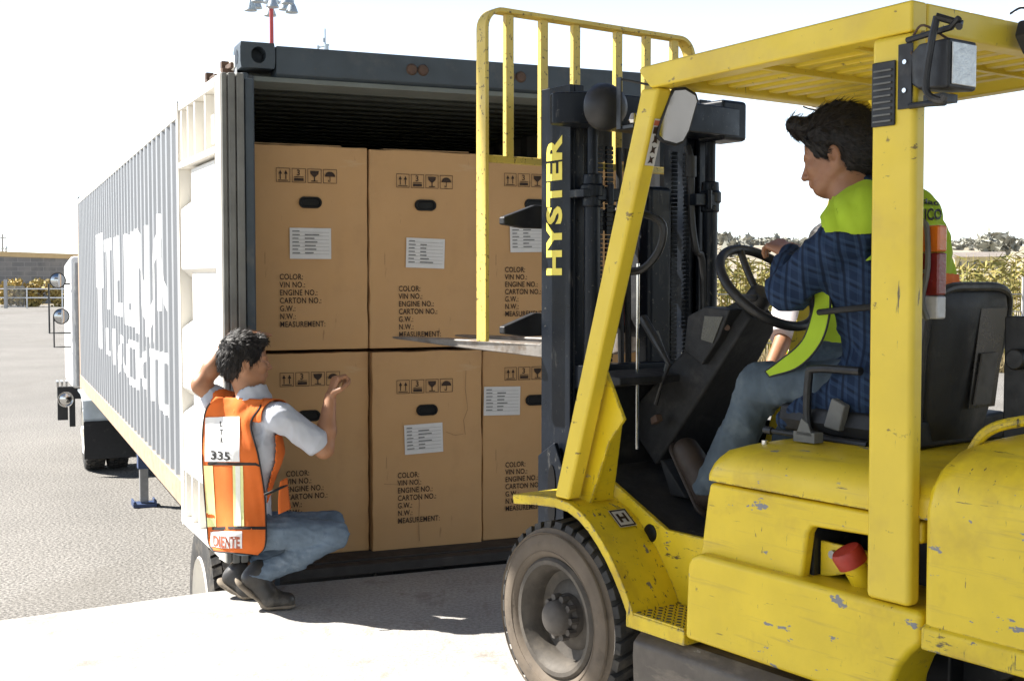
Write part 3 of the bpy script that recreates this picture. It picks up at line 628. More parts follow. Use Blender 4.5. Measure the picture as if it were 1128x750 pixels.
pl.build('crease_marks', M['crease'], cc)
# loose flaps
def flap(u0, u1, v0, v1, z, lift, name='carton_flap', label=''):
    pass
fl = MB(); fl.hull8([CW(.12, .33, 2.197), CW(.58, .33, 2.197), CW(.60, .80, 2.215), CW(.10, .80, 2.220), CW(.12, .33, 2.2025), CW(.58, .33, 2.2025), CW(.60, .80, 2.2205), CW(.10, .80, 2.2255)])
tag(fl.build('cardboard_sheet', M['card2'], None, 0), 'loose cardboard sheet lying on the top left carton', 'cardboard', 'loose cardboard on the cartons')
fl = MB(); fl.hull8([CW(.80, .30, 2.190), CW(1.28, .30, 2.190), CW(1.30, .75, 2.204), CW(.78, .75, 2.204), CW(.80, .30, 2.194), CW(1.28, .30, 2.196), CW(1.30, .75, 2.210), CW(.78, .75, 2.210)])
tag(fl.build('cardboard_sheet', M['card2'], None, 0), 'loose cardboard sheet lying on the top centre carton', 'cardboard', 'loose cardboard on the cartons')

# ================================================================== TRAILER CHASSIS
tr = empty('container_trailer', 'low trailer chassis under the container with blue landing legs and dual rear wheels', 'trailer', OC + Vector((0, 0, -1.0)), TC)
for u in (.72, 1.62): MB().box((u, .22, .64), (u + .10, 11.4, .985)).build('chassis_rail', M['black'], tr, .01)
for v in (.24, 2.0, 4.0, 6.2, 8.6, 11.0):
    for u0, u1 in ((.12, .718), (.822, 1.618), (1.722, W - .12)): MB().box((u0, v, .86), (u1, v + .12, .98)).build('cross_beam', M['black'], tr, .01)
def wheel(parent, c, axis, r_, wd, matt, rimm, side, treads=44, n=64):
    """tyre with cut tread blocks + rim; axis points to the outer face"""
    ax = Vector(axis).normalized(); c = Vector(c)
    prof = [(r_ * .60, 0), (r_ * .62, wd * .02), (r_ * .72, wd * .035), (r_ * .86, wd * .03), (r_ * .93, -wd * .005), (r_ * .955, -wd * .05), (r_ * .96, -wd * .95), (r_ * .93, -wd * .99), (r_ * .72, -wd * 1.03), (r_ * .6, -wd)]
    mb = MB(); mb.lathe([(a_, h) for a_, h in prof], c, ax, n); ty = mb.build('tyre', matt, parent, 0, 40)
    q = ax.to_track_quat('Z', 'Y').to_matrix(); mb = MB()
    rows = 4
    for k in range(treads):
        for j in range(rows):
            a0 = 2 * math.pi * (k + .12 + .5 * (j % 2)) / treads; a1 = a0 + 2 * math.pi * .70 / treads; h0 = -wd * (.02 + j * .245); h1 = h0 - wd * .215
            P_ = []
            for rr in (r_ * .945, r_):
                for a_, h in ((a0, h0), (a1, h0), (a1 + .03, h1), (a0 + .03, h1)):
                    e = .985 if (rr == r_ and ((j == 0 and h == h0) or (j == rows - 1 and h == h1))) else 1
                    P_.append(c + q @ Vector((math.cos(a_) * rr * e, math.sin(a_) * rr * e, h)))
            mb.hull8(P_)
    mb.build('tread', side, ty, 0, 0)
    return ty
def truck_rim(parent, c, axis, r_):
    mb = MB(); mb.lathe([(r_, .0), (r_ * .96, .012), (r_ * .90, -.01), (r_ * .82, -.06), (r_ * .55, -.10), (r_ * .50, -.05), (r_ * .26, -.045), (r_ * .24, .03), (0, .04)], c, axis, 40); return mb.build('rim', M['cwhite'], parent, 0, 40)
for v in (1.62,):
    for u, ax in ((.03, -1), (.36, -1), (W - .03, 1), (W - .36, 1)):
        wh = empty_part = bpy.data.objects.new('wheel', None); COL.objects.link(wh); wh.parent = tr
        wheel(wh, (u, v, .505), (ax, 0, 0), .505, .25, M['tyre'], None, M['tyre'])
        truck_rim(wh, (u, v, .505), (ax, 0, 0), .31)
    MB().cyl((.3, v, .505), (W - .3, v, .505), .07).build('axle', M['black'], tr)
for u in (.34, W - .46):
    mb = MB(); mb.box((u, 8.1, .42), (u + .13, 8.24, .99)); lg = mb.build('landing_leg', M['blue_leg'], tr, .008)
    MB().box((u + .02, 8.12, .05), (u + .11, 8.22, .45)).build('inner_leg', M['galv'], lg, .005)
    mb = MB(); mb.box((u - .06, 8.04, .0), (u + .19, 8.30, .035)); mb.box((u - .06, 8.04, .035), (u - .04, 8.30, .07)); mb.box((u + .17, 8.04, .035), (u + .19, 8.30, .07)); mb.build('foot_plate', M['blue_leg'], lg, .005)

# ================================================================== TRUCK in front of the container
tk = empty('tractor_truck', 'white truck tractor with round mirrors, mostly hidden in front of the container', 'truck', OC + vC * 12.0 + Vector((0, 0, -1.0)), TC)
mb = MB(); mb.prism([(-.07, .75, .95), (-.07, 2.55, .95), (-.07, 2.55, 1.75), (-.07, 2.35, 2.75), (-.07, .75, 2.85)], (2.5, 0, 0)); mb.build('cab', M['white_p'], tk, .05)
mb = MB(); mb.box((.15, 2.55, .6), (2.25, 3.9, 1.75)); mb.build('hood', M['white_p'], tk, .12)
MB().box((.6, -2.0, .62), (1.8, 3.6, .85)).build('frame', M['black'], tk, .01)
mb = MB(); mb.cyl((.02, .62, 1.0), (.02, .62, 2.75), .05, n=14); mb.build('exhaust_stack', M['galv'], tk)
mb = MB()
for u in (-.03,): mb.hull8([(u - .015, .3, .55), (u + .5, .3, .55), (u + .5, .32, .55), (u - .015, .32, .55), (u - .015, .3, .96), (u + .5, .3, .96), (u + .5, .32, .96), (u - .015, .32, .96)])
mb.bm.free()
for u, ax in ((-.02, -1), (.27, -1), (W + .02, 1), (W - .27, 1)):
    wh = bpy.data.objects.new('wheel', None); COL.objects.link(wh); wh.parent = tk
    wheel(wh, (u, -.75, .5), (ax, 0, 0), .5, .25, M['tyre'], None, M['tyre'], 36, 40); truck_rim(wh, (u, -.75, .5), (ax, 0, 0), .3)
for u0, u1 in ((-.06, .57), (W - .57, W + .06)):
    mb = MB(); mb.prism([(u0, -1.42, .22), (u0, -1.40, .22), (u0, -1.36, .70), (u0, -1.38, .70)], (u1 - u0, 0, 0)); mb.build('mud_flap', M['plastic'], tk, .004)
    mb = MB(); prof = [(-1.37, .70), (-1.2, .92), (-.85, 1.0), (-.3, 1.0)]
    mb.loft([[(u0, y, z), (u1, y, z), (u1, y, z + .03), (u0, y, z + .03)] for y, z in prof]); mb.build('fender', M['lampgrey'], tk, .004)
# fuel step and side lamp that stand proud of the container
mb = MB(); mb.box((-.27, .80, .50), (-.13, .86, .95)); mb.box((-.11, .80, .40), (-.03, .86, .95)); mb.box((-.27, .79, .80), (.2, .87, .98)); mb.build('lamp_frame', M['black'], tk, .005)
mb = MB(); mb.lathe([(0, .015), (.06, .012), (.085, 0), (.10, .02), (.11, .02), (.11, -.06), (.02, -.08)], (-.16, .78, .80), (0, -1, 0), 24); mb.build('side_lamp', M['chrome'], tk)
mb = MB()
for k in range(3): mb.box((-.28 + k * .06, .75, .98), (-.25 + k * .06, 1.0, 1.06))
mb.build('step_tread', M['chrome'], tk, .003)
ma = bpy.data.objects.new('mirror_assembly', None); COL.objects.link(ma); ma.parent = tk
mb = MB(); mb.tube([(-.07, .85, 2.45), (-.36, .8, 2.45), (-.36, .8, 1.75), (-.07, .85, 1.75)], .014, 8); mb.tube([(-.07, .85, 1.55), (-.30, .8, 1.55), (-.30, .8, 1.98)], .012, 8); mb.build('mirror_arm', M['black'], ma)
for z, u in ((2.50, -.24), (1.99, -.20)):
    mb = MB(); mb.lathe([(0, -.04), (.08, -.03), (.107, .0), (.112, .02), (.10, .02)], (u, .76, z), (0, -1, 0), 28); mi = mb.build('mirror_shell', M['black'], ma, 0, 60)
    mb = MB(); mb.lathe([(0, .034), (.06, .029), (.10, .015)], (u, .76, z), (0, -1, 0), 28); mb.build('mirror_glass', M['glass_mirror'], mi, 0, 60)

# ================================================================== SHADE CANOPY: unseen roof added above the frame to shade the forklift
cn = empty('shade_canopy', 'unseen flat canopy roof on columns, added over the dock to shade the forklift', 'canopy', (2.0, -4.0, 0))
M['canopy'] = mat('pale canopy steel', (.42, .42, .41), .6, 0, .08, 2)
q0 = Vector((2.0, -4.0, 0)); mb = MB(); mb.prism([Vector(p) - q0 for p in ((-4.7, 5.86, 5.5), (-2.9, 5.52, 5.5), (9.0, 3.27, 5.5), (9.0, -14, 5.5), (-4.7, -14, 5.5))], (0, 0, .16)); mb.build('roof', M['canopy'], cn, 0)
for x, y in ((-4.3, -3.0), (-4.3, -13.0), (8.6, 1.5), (8.6, -13.0)): MB().box(Vector((x - .1, y - .1, 0)) - q0, Vector((x + .1, y + .1, 5.495)) - q0).build('column', M['canopy'], cn, .01)
for y in (-13.0, -3.0): MB().box(Vector((-4.4, y - .09, 5.2)) - q0, Vector((8.8, y + .09, 5.49)) - q0).build('beam', M['canopy'], cn, .01)

# ================================================================== FORKLIFT (local x forward, y left, z up)
fk = empty('forklift', 'scratched yellow forklift with dark mast, steel forks and open cab', 'forklift', FO, R(126))
BL = -2.62                                            # left flank
def sidepr(pts, b0, b1): return MB().prism([F(a, b0, z) for a, z in pts], Vector((0, b1 - b0, 0)))
def fbox(mb, a0, a1, b0, b1, z0, z1): return mb.box(F(a0, b0, z0), F(a1, b1, z1))
# --- lower body
sidepr([(2.715, .41), (2.705, .640), (2.690, .668), (2.655, .680), (1.872, .674), (1.872, .590), (1.905, .560), (1.935, .520), (1.955, .470), (1.965, .405)], BL, BL - .16).build('side_sill', M['yellow'], fk, .018, seg=3)
sidepr([(2.985, .385), (2.985, .432), (2.716, .432), (2.716, .385)], BL - .002, BL - .22).build('step_edge', M['yellow2'], fk, .004)
st = MB(); fbox(st, 2.72, 2.98, BL - .004, -2.818, .4325, .438); stp = st.build('step_plate', M['yellow2'], fk)
mb = MB()
for i in range(11):
    for j in range(8):
        a_ = 2.735 + i * .0225; b_ = BL - .02 - j * .0235; k = 1 if (i + j) % 2 else -1
        mb.hull8([F(a_ - .007, b_ - k * .004, .437), F(a_ + .007, b_ + k * .004, .437), F(a_ + .006, b_ + k * .004 + .004, .437), F(a_ - .008, b_ - k * .004 + .004, .437), F(a_ - .005, b_ - k * .003, .441), F(a_ + .005, b_ + k * .003, .441), F(a_ + .004, b_ + k * .003 + .003, .441), F(a_ - .006, b_ - k * .003 + .003, .441)])
mb.build('step_tread', M['plastic'], stp)
mb = MB(); mb.loft([[F(a_, BL - .012 + x, z) for x, z in ((0, .06), (.012, .30), (.010, .345), (-.03, .378), (-.30, .38), (-.30, .06))] for a_ in (2.955, 1.99)])
mb.build('side_tank', M['tank'], fk, .012, seg=3)
mb = MB(); fbox(mb, 2.96, 1.99, BL - .30, -3.55, .12, .60); fbox(mb, 3.5, .9, -2.98, -3.42, .22, .55); mb.build('chassis', M['black'], fk, .01)
# --- fender over the front wheel
FP = [(3.605, .728), (3.48, .742), (3.36, .750), (3.28, .744), (3.215, .722), (3.16, .690), (3.11, .650), (3.06, .600), (3.02, .550), (2.985, .500), (2.958, .455), (2.945, .425)]
mb = MB(); rings = []
for i, (a_, z) in enumerate(FP):
    p = FP[max(i - 1, 0)]; q = FP[min(i + 1, len(FP) - 1)]; d = Vector((q[0] - p[0], 0, q[1] - p[1])).normalized(); nr = Vector((d.z, 0, -d.x)); nr = nr if nr.z > 0 or i > 8 else -nr
    o_ = F(a_, BL, z); inn = F(a_, -2.83, z)
    if nr.x > 0 and i < 6 and nr.z < 0: nr = -nr
    lip = nr * -.034; th = nr * -.008
    rings.append([o_, inn, inn + th, F(a_, BL - .018, z) + th, F(a_, BL - .016, z) + lip, o_ + lip + Vector((0, -.002, 0))])
mb.loft(rings); mb.build('fender', M['yellow2'], fk, .006)
sidepr([(3.60, .728), (3.36, .752), (3.30, .79), (3.285, .795), (3.01, .672), (2.85, .672), (2.70, .672), (2.70, .43), (2.945, .43), (2.985, .50), (3.06, .60), (3.16, .69), (3.28, .742)], -2.822, -2.84).build('inner_wall', M['yellow2'], fk, .004)
mb = MB(); mb.lathe([(0, .003), (.026, .003), (.03, .001), (.032, -.004)], F(3.088, -2.82, .648), (0, 1, 0), 20); mb.build('wall_hole', M['hole'], fk)
# fender decal (framed pictogram, warped onto the slope)
pl = Plate(); o_ = F(3.128, -2.755, .668); dx = Vector((0, 1, 0)); dy = (F(3.215, 0, .724) - F(3.10, 0, .641)).normalized(); nz_ = dx.cross(dy)
o_ = o_ + nz_ * (.006 if nz_.z > 0 else -.006)
if nz_.z < 0: dx = -dx; o_ += Vector((0, 0, .0))
V4 = MB(); dsz = (.075, .075)
oo = o_ - dx * .035
V4.poly([oo, oo + dx * .075, oo + dx * .075 + dy * .08, oo + dy * .08]); dc = V4.build('fender_decal', M['decal'], fk)
pl.frame(.002, .002, .073, .078, .006, oo + dx.cross(dy) * .0012, dx, dy); pl.quad(.018, .02, .03, .06, oo + dx.cross(dy) * .0012, dx, dy); pl.quad(.018, .036, .056, .046, oo + dx.cross(dy) * .0012, dx, dy); pl.quad(.046, .02, .056, .062, oo + dx.cross(dy) * .0012, dx, dy)
pl.build('decal_print', M['ink'], dc)
# --- floor and cowl
sidepr([(3.42, .83), (3.30, .782), (3.01, .664), (2.60, .664), (2.60, .60), (3.0, .60), (3.42, .76)], -2.842, -3.70).build('floor', M['mat_floor'], fk, .004)
mb = MB()
for k in range(14): mb.prism([F(2.99 - k * .022, -2.90, .664), F(2.982 - k * .022, -2.90, .669), F(2.974 - k * .022, -2.90, .664)], Vector((0, -.55, 0)))
mb.build('floor_ribs', M['mat_floor'], fk)
mb = MB(); fbox(mb, 3.42, 3.45, -2.84, -3.70, .70, 1.16); mb.prism([F(3.45, -2.80, 1.15), F(3.36, -2.80, 1.18), F(3.22, -2.80, 1.165), F(3.22, -2.80, 1.14), F(3.44, -2.80, 1.11)], Vector((0, -.84, 0))); mb.build('cowl', M['cab_dark'], fk, .006)
mb = MB(); fbox(mb, 3.41, 2.7, -3.68, -3.70, .66, .95); fbox(mb, 2.70, 2.68, -2.84, -3.68, .66, .90); mb.build('cab_lining', M['cab_dark'], fk, .006)
# gussets by the front pillar
g0 = [fb(px, py, -2.70) for px, py in ((667, 408), (687, 462), (671, 486), (650, 554), (628, 552))]
MB().prism(g0, Vector((0, -.014, 0))).build('pillar_gusset', M['yellow'], fk, .003)
P4 = [fb(672, 470, -2.716), fb(686, 467, -2.80), fb(676, 549, -2.80), fb(650, 554, -2.716)]
MB().prism(P4, Vector((.012, 0, 0))).build('kick_plate', M['yellow'], fk, .003)
# --- hood
sidepr([(2.690, .66), (2.292, .66), (2.272, .80), (2.258, .822), (1.90, .834), (1.90, .893), (2.650, .893), (2.662, .84)], -2.66, -2.70).build('hood_side', M['yellow'], fk, .012, seg=3)
TOPX = [(-2.655, .900), (-2.655, .945), (-2.672, .980), (-2.715, 1.004), (-2.80, 1.014), (-3.2, 1.022), (-3.60, 1.014), (-3.685, 1.004), (-3.728, .980), (-3.745, .945), (-3.745, .900)]
def sc_(k, dz, db): return [((b + 3.2) * db - 3.2, .9 + (z - .9) * dz) for b, z in TOPX]
mb = MB(); mb.loft([[F(2.655, b, z) for b, z in sc_(0, .35, .985)], [F(2.647, b, z) for b, z in sc_(0, .62, .99)], [F(2.625, b, z) for b, z in sc_(0, .86, .995)], [F(2.57, b, z) for b, z in sc_(0, .98, 1)], [F(2.45, b, z) for b, z in TOPX], [F(1.80, b, z) for b, z in TOPX]])
mb.build('hood_cover', M['yellow'], fk, 0, 50)
mb = MB(); fbox(mb, 2.645, 2.62, -2.72, -3.7, .66, .905); fbox(mb, 2.30, 2.28, -2.70, -3.7, .66, .9); fbox(mb, 2.30, 1.88, -2.90, -2.92, .60, .9); fbox(mb, 2.64, 2.30, -3.0, -3.02, .6, .9); mb.build('engine_bay', M['black'], fk)
mb = MB(); mb.prism([F(2.275, -2.72, .675), F(2.275, -2.72, .775), (F(2.03, -2.72, .770)), F(2.03, -2.72, .735), F(2.15, -2.72, .735), F(2.175, -2.72, .70), F(2.24, -2.72, .68)], Vector((0, -.012, 0))); br_ = mb.build('bay_bracket', M['yellow'], fk, .003)
for a_, z in ((2.225, .745), (2.165, .728)): MB().cyl(F(a_, -2.72, z), F(a_, -2.706, z), .012, n=8).build('bracket_bolt', M['galv'], br_)
mb = MB(); mb.cyl(F(2.125, -2.735, .66), F(2.145, -2.70, .735), .030, .032); fn = mb.build('filler_neck', M['yellow'], fk)
mb = MB(); mb.lathe([(.030, -.004), (.042, 0), (.044, .035), (.038, .045), (.0, .047)], F(2.145, -2.70, .735), (.25, .35, .75), 24); mb.build('filler_cap', M['red'], fn, 0, 40)
mb = MB(); fbox(mb, 2.28, 1.88, -2.68, -2.90, .655, .662); mb.build('bay_ledge', M['yellow2'], fk)
mb = MB(); mb.cyl(F(2.55, -2.79, 1.008), F(2.55, -2.79, 1.022), .010, n=12); mb.build('hood_pin', M['chrome'], fk)
# --- counterweight
CWX = [(-2.618, .645), (-2.618, .955), (-2.632, 1.015), (-2.67, 1.062), (-2.73, 1.093), (-2.83, 1.11), (-3.2, 1.125), (-3.57, 1.11), (-3.67, 1.093), (-3.73, 1.062), (-3.768, 1.015), (-3.782, .955), (-3.782, .645)]
def cwx(dz, db): return [((b + 3.2) * db - 3.2, .645 + (z - .645) * dz) for b, z in CWX]
mb = MB(); mb.loft([[F(1.862, b, z) for b, z in cwx(.86, .985)], [F(1.858, b, z) for b, z in cwx(.91, .995)], [F(1.84, b, z) for b, z in cwx(.955, 1)], [F(1.79, b, z) for b, z in cwx(.985, 1)], [F(1.68, b, z) for b, z in CWX], [F(1.1, b, z) for b, z in CWX], [F(.92, b, z) for b, z in cwx(.97, .96)], [F(.84, b, z) for b, z in cwx(.85, .85)]])
mb.build('counterweight', M['yellow'], fk, 0, 50)
mb = MB(); mb.loft([[F(a_, b, z) for b, z in ((-2.608, .585), (-2.608, .640), (-2.622, .650), (-3.778, .650), (-3.792, .640), (-3.792, .585))] for a_ in (1.864, .9)]); mb.build('counterweight_lip', M['yellow2'], fk, .006)
mb = MB(); fbox(mb, 1.86, .95, -2.95, -3.45, .2, .59); mb.build('rear_chassis', M['black'], fk)
hz_ = MB(); hz_.tube([F(1.86, -2.80, 1.06), F(1.82, -2.80, 1.115), F(1.76, -2.82, 1.145), F(1.66, -2.90, 1.16), F(1.5, -3.0, 1.14)], .014, 10, sub=5); hz_.build('fuel_hose', M['yellow2'], fk)
pst = MB(); fbox(pst, 1.93, 2.02, -3.19, -3.235, 1.02, 1.40); pst.cyl(F(1.97, -3.19, 1.28), F(1.97, -3.16, 1.28), .03); pst.tube([F(1.95, -3.26, 1.36), F(1.93, -3.29, 1.33), F(1.93, -3.29, 1.22), F(1.95, -3.26, 1.18)], .02, 10, sub=4); pst.build('tank_post', M['plastic'], fk, .006)
# --- overhead guard
gd = MB(); sidepr_ = lambda pts, b0, b1: MB().prism([F(a, b0, z) for a, z in pts], Vector((0, b1 - b0, 0)))
def gz(a_): return 2.165 + (2.93 - a_) * .028         # top of the guard rises a little to the rear
for b0, b1 in ((BL, BL - .062), (-3.69, -3.628)):
    sidepr_([(2.935, gz(2.935) - .012), (2.925, gz(2.92)), (1.925, gz(1.92)), (1.925, gz(1.92) - .078), (2.88, gz(2.9) - .072)], b0, b1).build('guard_side_beam', M['yellow3'], fk, .01, seg=3)
    sidepr_([(3.362, .752), (3.285, .752), (2.842, gz(2.9) - .073), (2.925, gz(2.9) - .068)], b0 - (.001 if b0 == BL else 0), b1).build('front_pillar', M['yellow3'], fk, .012, seg=3)
    z0 = .678
    sidepr_([(2.041, z0), (1.906, z0), (1.912, gz(1.92) - .079), (2.045, gz(1.92) - .079)], b0 + (.003 if b0 == BL else 0), b0 - .048 if b0 == BL else b1).build('rear_pillar', M['yellow3'], fk, .016, seg=3)
mb = MB(); mb.prism([F(1.925, BL - .063, gz(1.92)), F(1.925, BL - .063, gz(1.92) - .075), F(1.985, BL - .063, gz(1.97) - .075), F(1.985, BL - .063, gz(1.97))], Vector((0, -.944, 0))); mb.build('guard_rear_beam', M['yellow3'], fk, .008)
mb = MB(); mb.prism([F(2.925, BL - .063, gz(2.9)), F(2.925, BL - .063, gz(2.9) - .06), F(2.865, BL - .063, gz(2.87) - .06), F(2.865, BL - .063, gz(2.87))], Vector((0, -.944, 0))); mb.build('guard_front_beam', M['yellow3'], fk, .008)
NB = 9
for k in range(NB):
    b_ = BL - .063 - .944 * (k + 1) / (NB + 1)
    sidepr_([(2.866, gz(2.86) - .045), (2.866, gz(2.86) - .005), (1.984, gz(1.98) - .008), (1.984, gz(1.98) - .06)], b_ + .022, b_ - .022).build('guard_bar', M['yellow3'], fk, .006)
for a_ in (2.20, 2.52): mb = MB(); mb.box(F(a_, BL - .063, gz(a_) - .066), F(a_ - .02, -3.627, gz(a_) - .048)); mb.build('guard_cross_rod', M['yellow3'], fk, .003)
# louvre on the rear pillar
gr = MB(); fbox(gr, 2.037, 1.966, BL + .003, BL + .010, 1.888, 2.050); gv = gr.build('pillar_vent', M['plastic'], fk, .004)
mb = MB()
for k in range(9):
    z = 1.90 + k * .0158; mb.hull8([F(2.028, BL + .009, z), F(1.975, BL + .009, z), F(1.975, BL + .015, z - .002), F(2.028, BL + .015, z - .002), F(2.028, BL + .009, z + .004), F(1.975, BL + .009, z + .004), F(1.975, BL + .015, z + .002), F(2.028, BL + .015, z + .002)])
mb.build('louvre', M['gasket'], gv)
# stickers on the front pillar's rear face
q = [fb(x, y, -2.66) for x, y in ((707, 133), (719, 132), (710, 184), (700, 184))]
off = Vector((-.055, 0, -.02)) * 0
def pil(f, z):                                        # point on the rear face of the front pillar
    t_ = (z - .752) / (gz(2.9) - .073 - .752); return F(3.285 + (2.842 - 3.285) * t_ - .003, BL - .012 - .04 * f, z)
mb = MB(); mb.poly([pil(0, 1.86), pil(1, 1.86), pil(1, 2.00), pil(0, 2.00)]); sk_ = mb.build('warning_sticker', M['decal'], fk)
pl = Plate(); o_ = pil(0, 1.86) - Vector((.0015, 0, 0)); x_ = (pil(1, 1.86) - pil(0, 1.86)).normalized(); y_ = (pil(0, 2.0) - pil(0, 1.86)).normalized()
pl.quad(.003, .100, .037, .122, o_, x_, y_)
for z0 in (.006, .038, .070): pl.poly([(.008, z0), (.02, z0 + .004), (.03, z0), (.026, z0 + .014), (.033, z0 + .022), (.020, z0 + .019), (.012, z0 + .026), (.014, z0 + .012)], o_, x_, y_)
pl.build('sticker_print', M['ink'], sk_)
pl = Plate(); pl.quad(.0, .126, .040, .142, o_ - Vector((.0003, 0, 0)), x_, y_); pl.build('sticker_band', M['dec_red'], sk_)
# grab handle on the front pillar
MB().tube([F(3.07, -2.70, 1.72), F(3.02, -2.73, 1.715), F(2.97, -2.76, 1.68), F(2.985, -2.76, 1.60), F(3.05, -2.74, 1.535), F(3.13, -2.70, 1.535)], .013, 10, sub=5).build('grab_handle', M['plastic'], fk)
# --- wheels
def fwheel(a_, b_, z_, r_, wd, left, rimr):
    wh = bpy.data.objects.new('wheel', None); COL.objects.link(wh); wh.parent = fk; s = 1 if left else -1
    c = F(a_, b_, z_); ax = Vector((0, s, 0))
    mb = MB(); mb.lathe([(rimr, -.012), (rimr + .012, .002), (r_ * .70, .012), (r_ * .80, .010), (r_ * .87, .004), (r_ * .875, -.002), (r_ * .93, -.012)], c, ax, 64)
    mb.build('tyre_wall', M['tyre_side'], wh, 0, 40)
    mb = MB(); mb.lathe([(r_ * .93, -.0125), (r_ * .955, -.03), (r_ * .96, -wd + .03), (r_ * .93, -wd), (r_ * .5, -wd)], c, ax, 64); mb.build('tyre', M['tyre'], wh, 0, 40)
    q = ax.to_track_quat('Z', 'Y').to_matrix(); mb = MB(); T = 34
    for k in range(T):
        for j in range(2):
            a0 = 2 * math.pi * (k + .1 + .5 * j) / T; a1 = a0 + 2 * math.pi * .66 / T
            h0, h1 = ((-.012, -wd * .54), (-wd * .46, -wd + .008))[j]; tw = .10 * (1 if j == 0 else -1)
            Pq = []
            for rr in (r_ * .93, r_):
                for aa, h in ((a0, h0), (a1, h0), (a1 + tw, h1), (a0 + tw, h1)):
                    hh2 = h if rr < r_ * .95 else (h - .006 if (j == 0 and h == h0) else h)
                    Pq.append(c + q @ Vector((math.cos(aa) * rr, math.sin(aa) * rr, hh2)))
            mb.hull8(Pq)
    mb.build('tread', M['tyre'], wh, .002, 0)
    mb = MB(); mb.lathe([(rimr + .004, -.004), (rimr * .97, .006), (rimr * .90, .004), (rimr * .86, -.012), (rimr * .80, -.028), (rimr * .76, -.075), (rimr * .60, -.085), (rimr * .52, -.072), (rimr * .30, -.07), (0, -.07)], c, ax, 48); rm = mb.build('rim', M['rim'], wh, 0, 40)
    if left and a_ > 3:
        mb = MB(); mb.lathe([(.078, -.07), (.074, -.045), (.062, -.035), (.060, .0), (.052, .012), (.035, .022), (0, .026)], c, ax, 24); mb.build('hub', M['hub'], rm, 0, 40)
        mb = MB()
        for k in range(10):
            a__ = 2 * math.pi * k / 10; p = c + q @ Vector((math.cos(a__) * .069, math.sin(a__) * .069, -.045)); mb.cyl(p, p + ax * .030, .013, n=6)
        mb.build('wheel_nut', M['hub'], rm)
    # raised rings on the tyre wall
    mb = MB()
    for rr in (r_ * .885, r_ * .70): mb.lathe([(rr - .003, .008), (rr, .0135), (rr + .003, .008)], c, ax, 64)
    mb.build('wall_ring', M['tyre_side'], wh, 0, 60)
    return wh
fwheel(3.334, -2.60, .338, .332, .205, True, .205); fwheel(3.334, -3.80, .338, .332, .205, False, .205)
fwheel(1.62, -2.70, .27, .27, .16, True, .16); fwheel(1.62, -3.70, .27, .27, .16, False, .16)
# --- mast
ms = MB()
for b0, b1 in ((-2.850, -2.868), (-3.552, -3.570)): fbox(ms, 3.735, 3.560, b0, b1, .42, 2.215)
for b0, b1 in ((-2.869, -2.915), (-3.505, -3.551)): fbox(ms, 3.735, 3.715, b0, b1, .42, 2.215); fbox(ms, 3.580, 3.560, b0, b1, .42, 2.215)
ms.build('outer_mast', M['mast'], fk, .004)
ms = MB()
for b0, b1 in ((-2.918, -2.960), (-3.460, -3.502)): fbox(ms, 3.72, 3.585, b0, b1, .48, 2.20)
fbox(ms, 3.72, 3.64, -2.96, -3.46, 2.08, 2.18); fbox(ms, 3.72, 3.64, -2.96, -3.46, .5, .62); ms.build('inner_mast', M['mast'], fk, .004)
cbz0, cbz1 = 2.055, 2.165
pts = [(3.545, -2.79), (3.535, -2.735), (3.50, -2.72), (3.465, -2.735), (3.42, -2.79), (3.395, -2.88), (3.385, -3.0), (3.39, -3.40), (3.40, -3.56), (3.42, -3.60), (3.545, -3.60)]
MB().prism([F(a_, b_, cbz0) for a_, b_ in pts], Vector((0, 0, cbz1 - cbz0))).build('mast_crossmember', M['mast'], fk, .006)
mb = MB(); fbox(mb, 3.545, 3.40, -3.47, -3.605, 2.04, 2.195); mb.build('crossmember_end', M['mast'], fk, .015)
for z0, z1 in ((1.10, 1.19), (.55, .70)): mb = MB(); fbox(mb, 3.56, 3.50, -2.87, -3.55, z0, z1); mb.build('mast_tie', M['mast'], fk, .006)
for b_ in (-2.905, -3.505):
    mb = MB(); mb.cyl(F(3.50, b_, .5), F(3.50, b_, 1.84), .030, n=20); cy = mb.build('lift_cylinder', M['mast'], fk)
    mb = MB(); mb.cyl(F(3.50, b_, 1.84), F(3.50, b_, 2.06), .020, n=16); mb.build('piston_rod', M['mast'], cy)
    mb = MB(); s = -1 if b_ > -3.2 else 1
    mb.lathe([(.030, -.05), (.037, -.045), (.037, -.012), (.044, -.010), (.044, .03), (.036, .034), (.034, .07), (.02, .072)], F(3.50, b_, 1.815), (0, 0, 1), 20); fbox(mb, 3.53, 3.46, b_ + .005, b_ + .115 * s, 1.79, 1.835); fbox(mb, 3.555, 3.47, b_ + .03, b_ + .065, 1.80, 1.83); mb.cyl(F(3.455, b_ + .05 * s, 1.775), F(3.455, b_ + .05 * s, 1.85), .012, n=6); mb.build('cylinder_clamp', M['mast'], cy, .004)
def chain(b_, a_, z0, z1):
    mb = MB(); z = z0; k = 0
    while z < z1:
        w_ = .016 if k % 2 else .0145
        mb.box(F(a_, b_ + w_, z), F(a_ - .012, b_ - w_, z + .0135)); mb.box(F(a_ - .003, b_ + .0175, z + .002), F(a_ - .009, b_ - .0175, z + .008)); z += .0165; k += 1
    return mb.build('lift_chain', M['mast'], fk)
for b_ in (-2.985, -3.035, -3.365, -3.43): chain(b_, 3.565, .6, 2.0)
mb = MB(); fbox(mb, 3.60, 3.52, -3.205, -3.325, .5, 1.86); mb.build('free_lift_column', M['mast'], fk, .02)
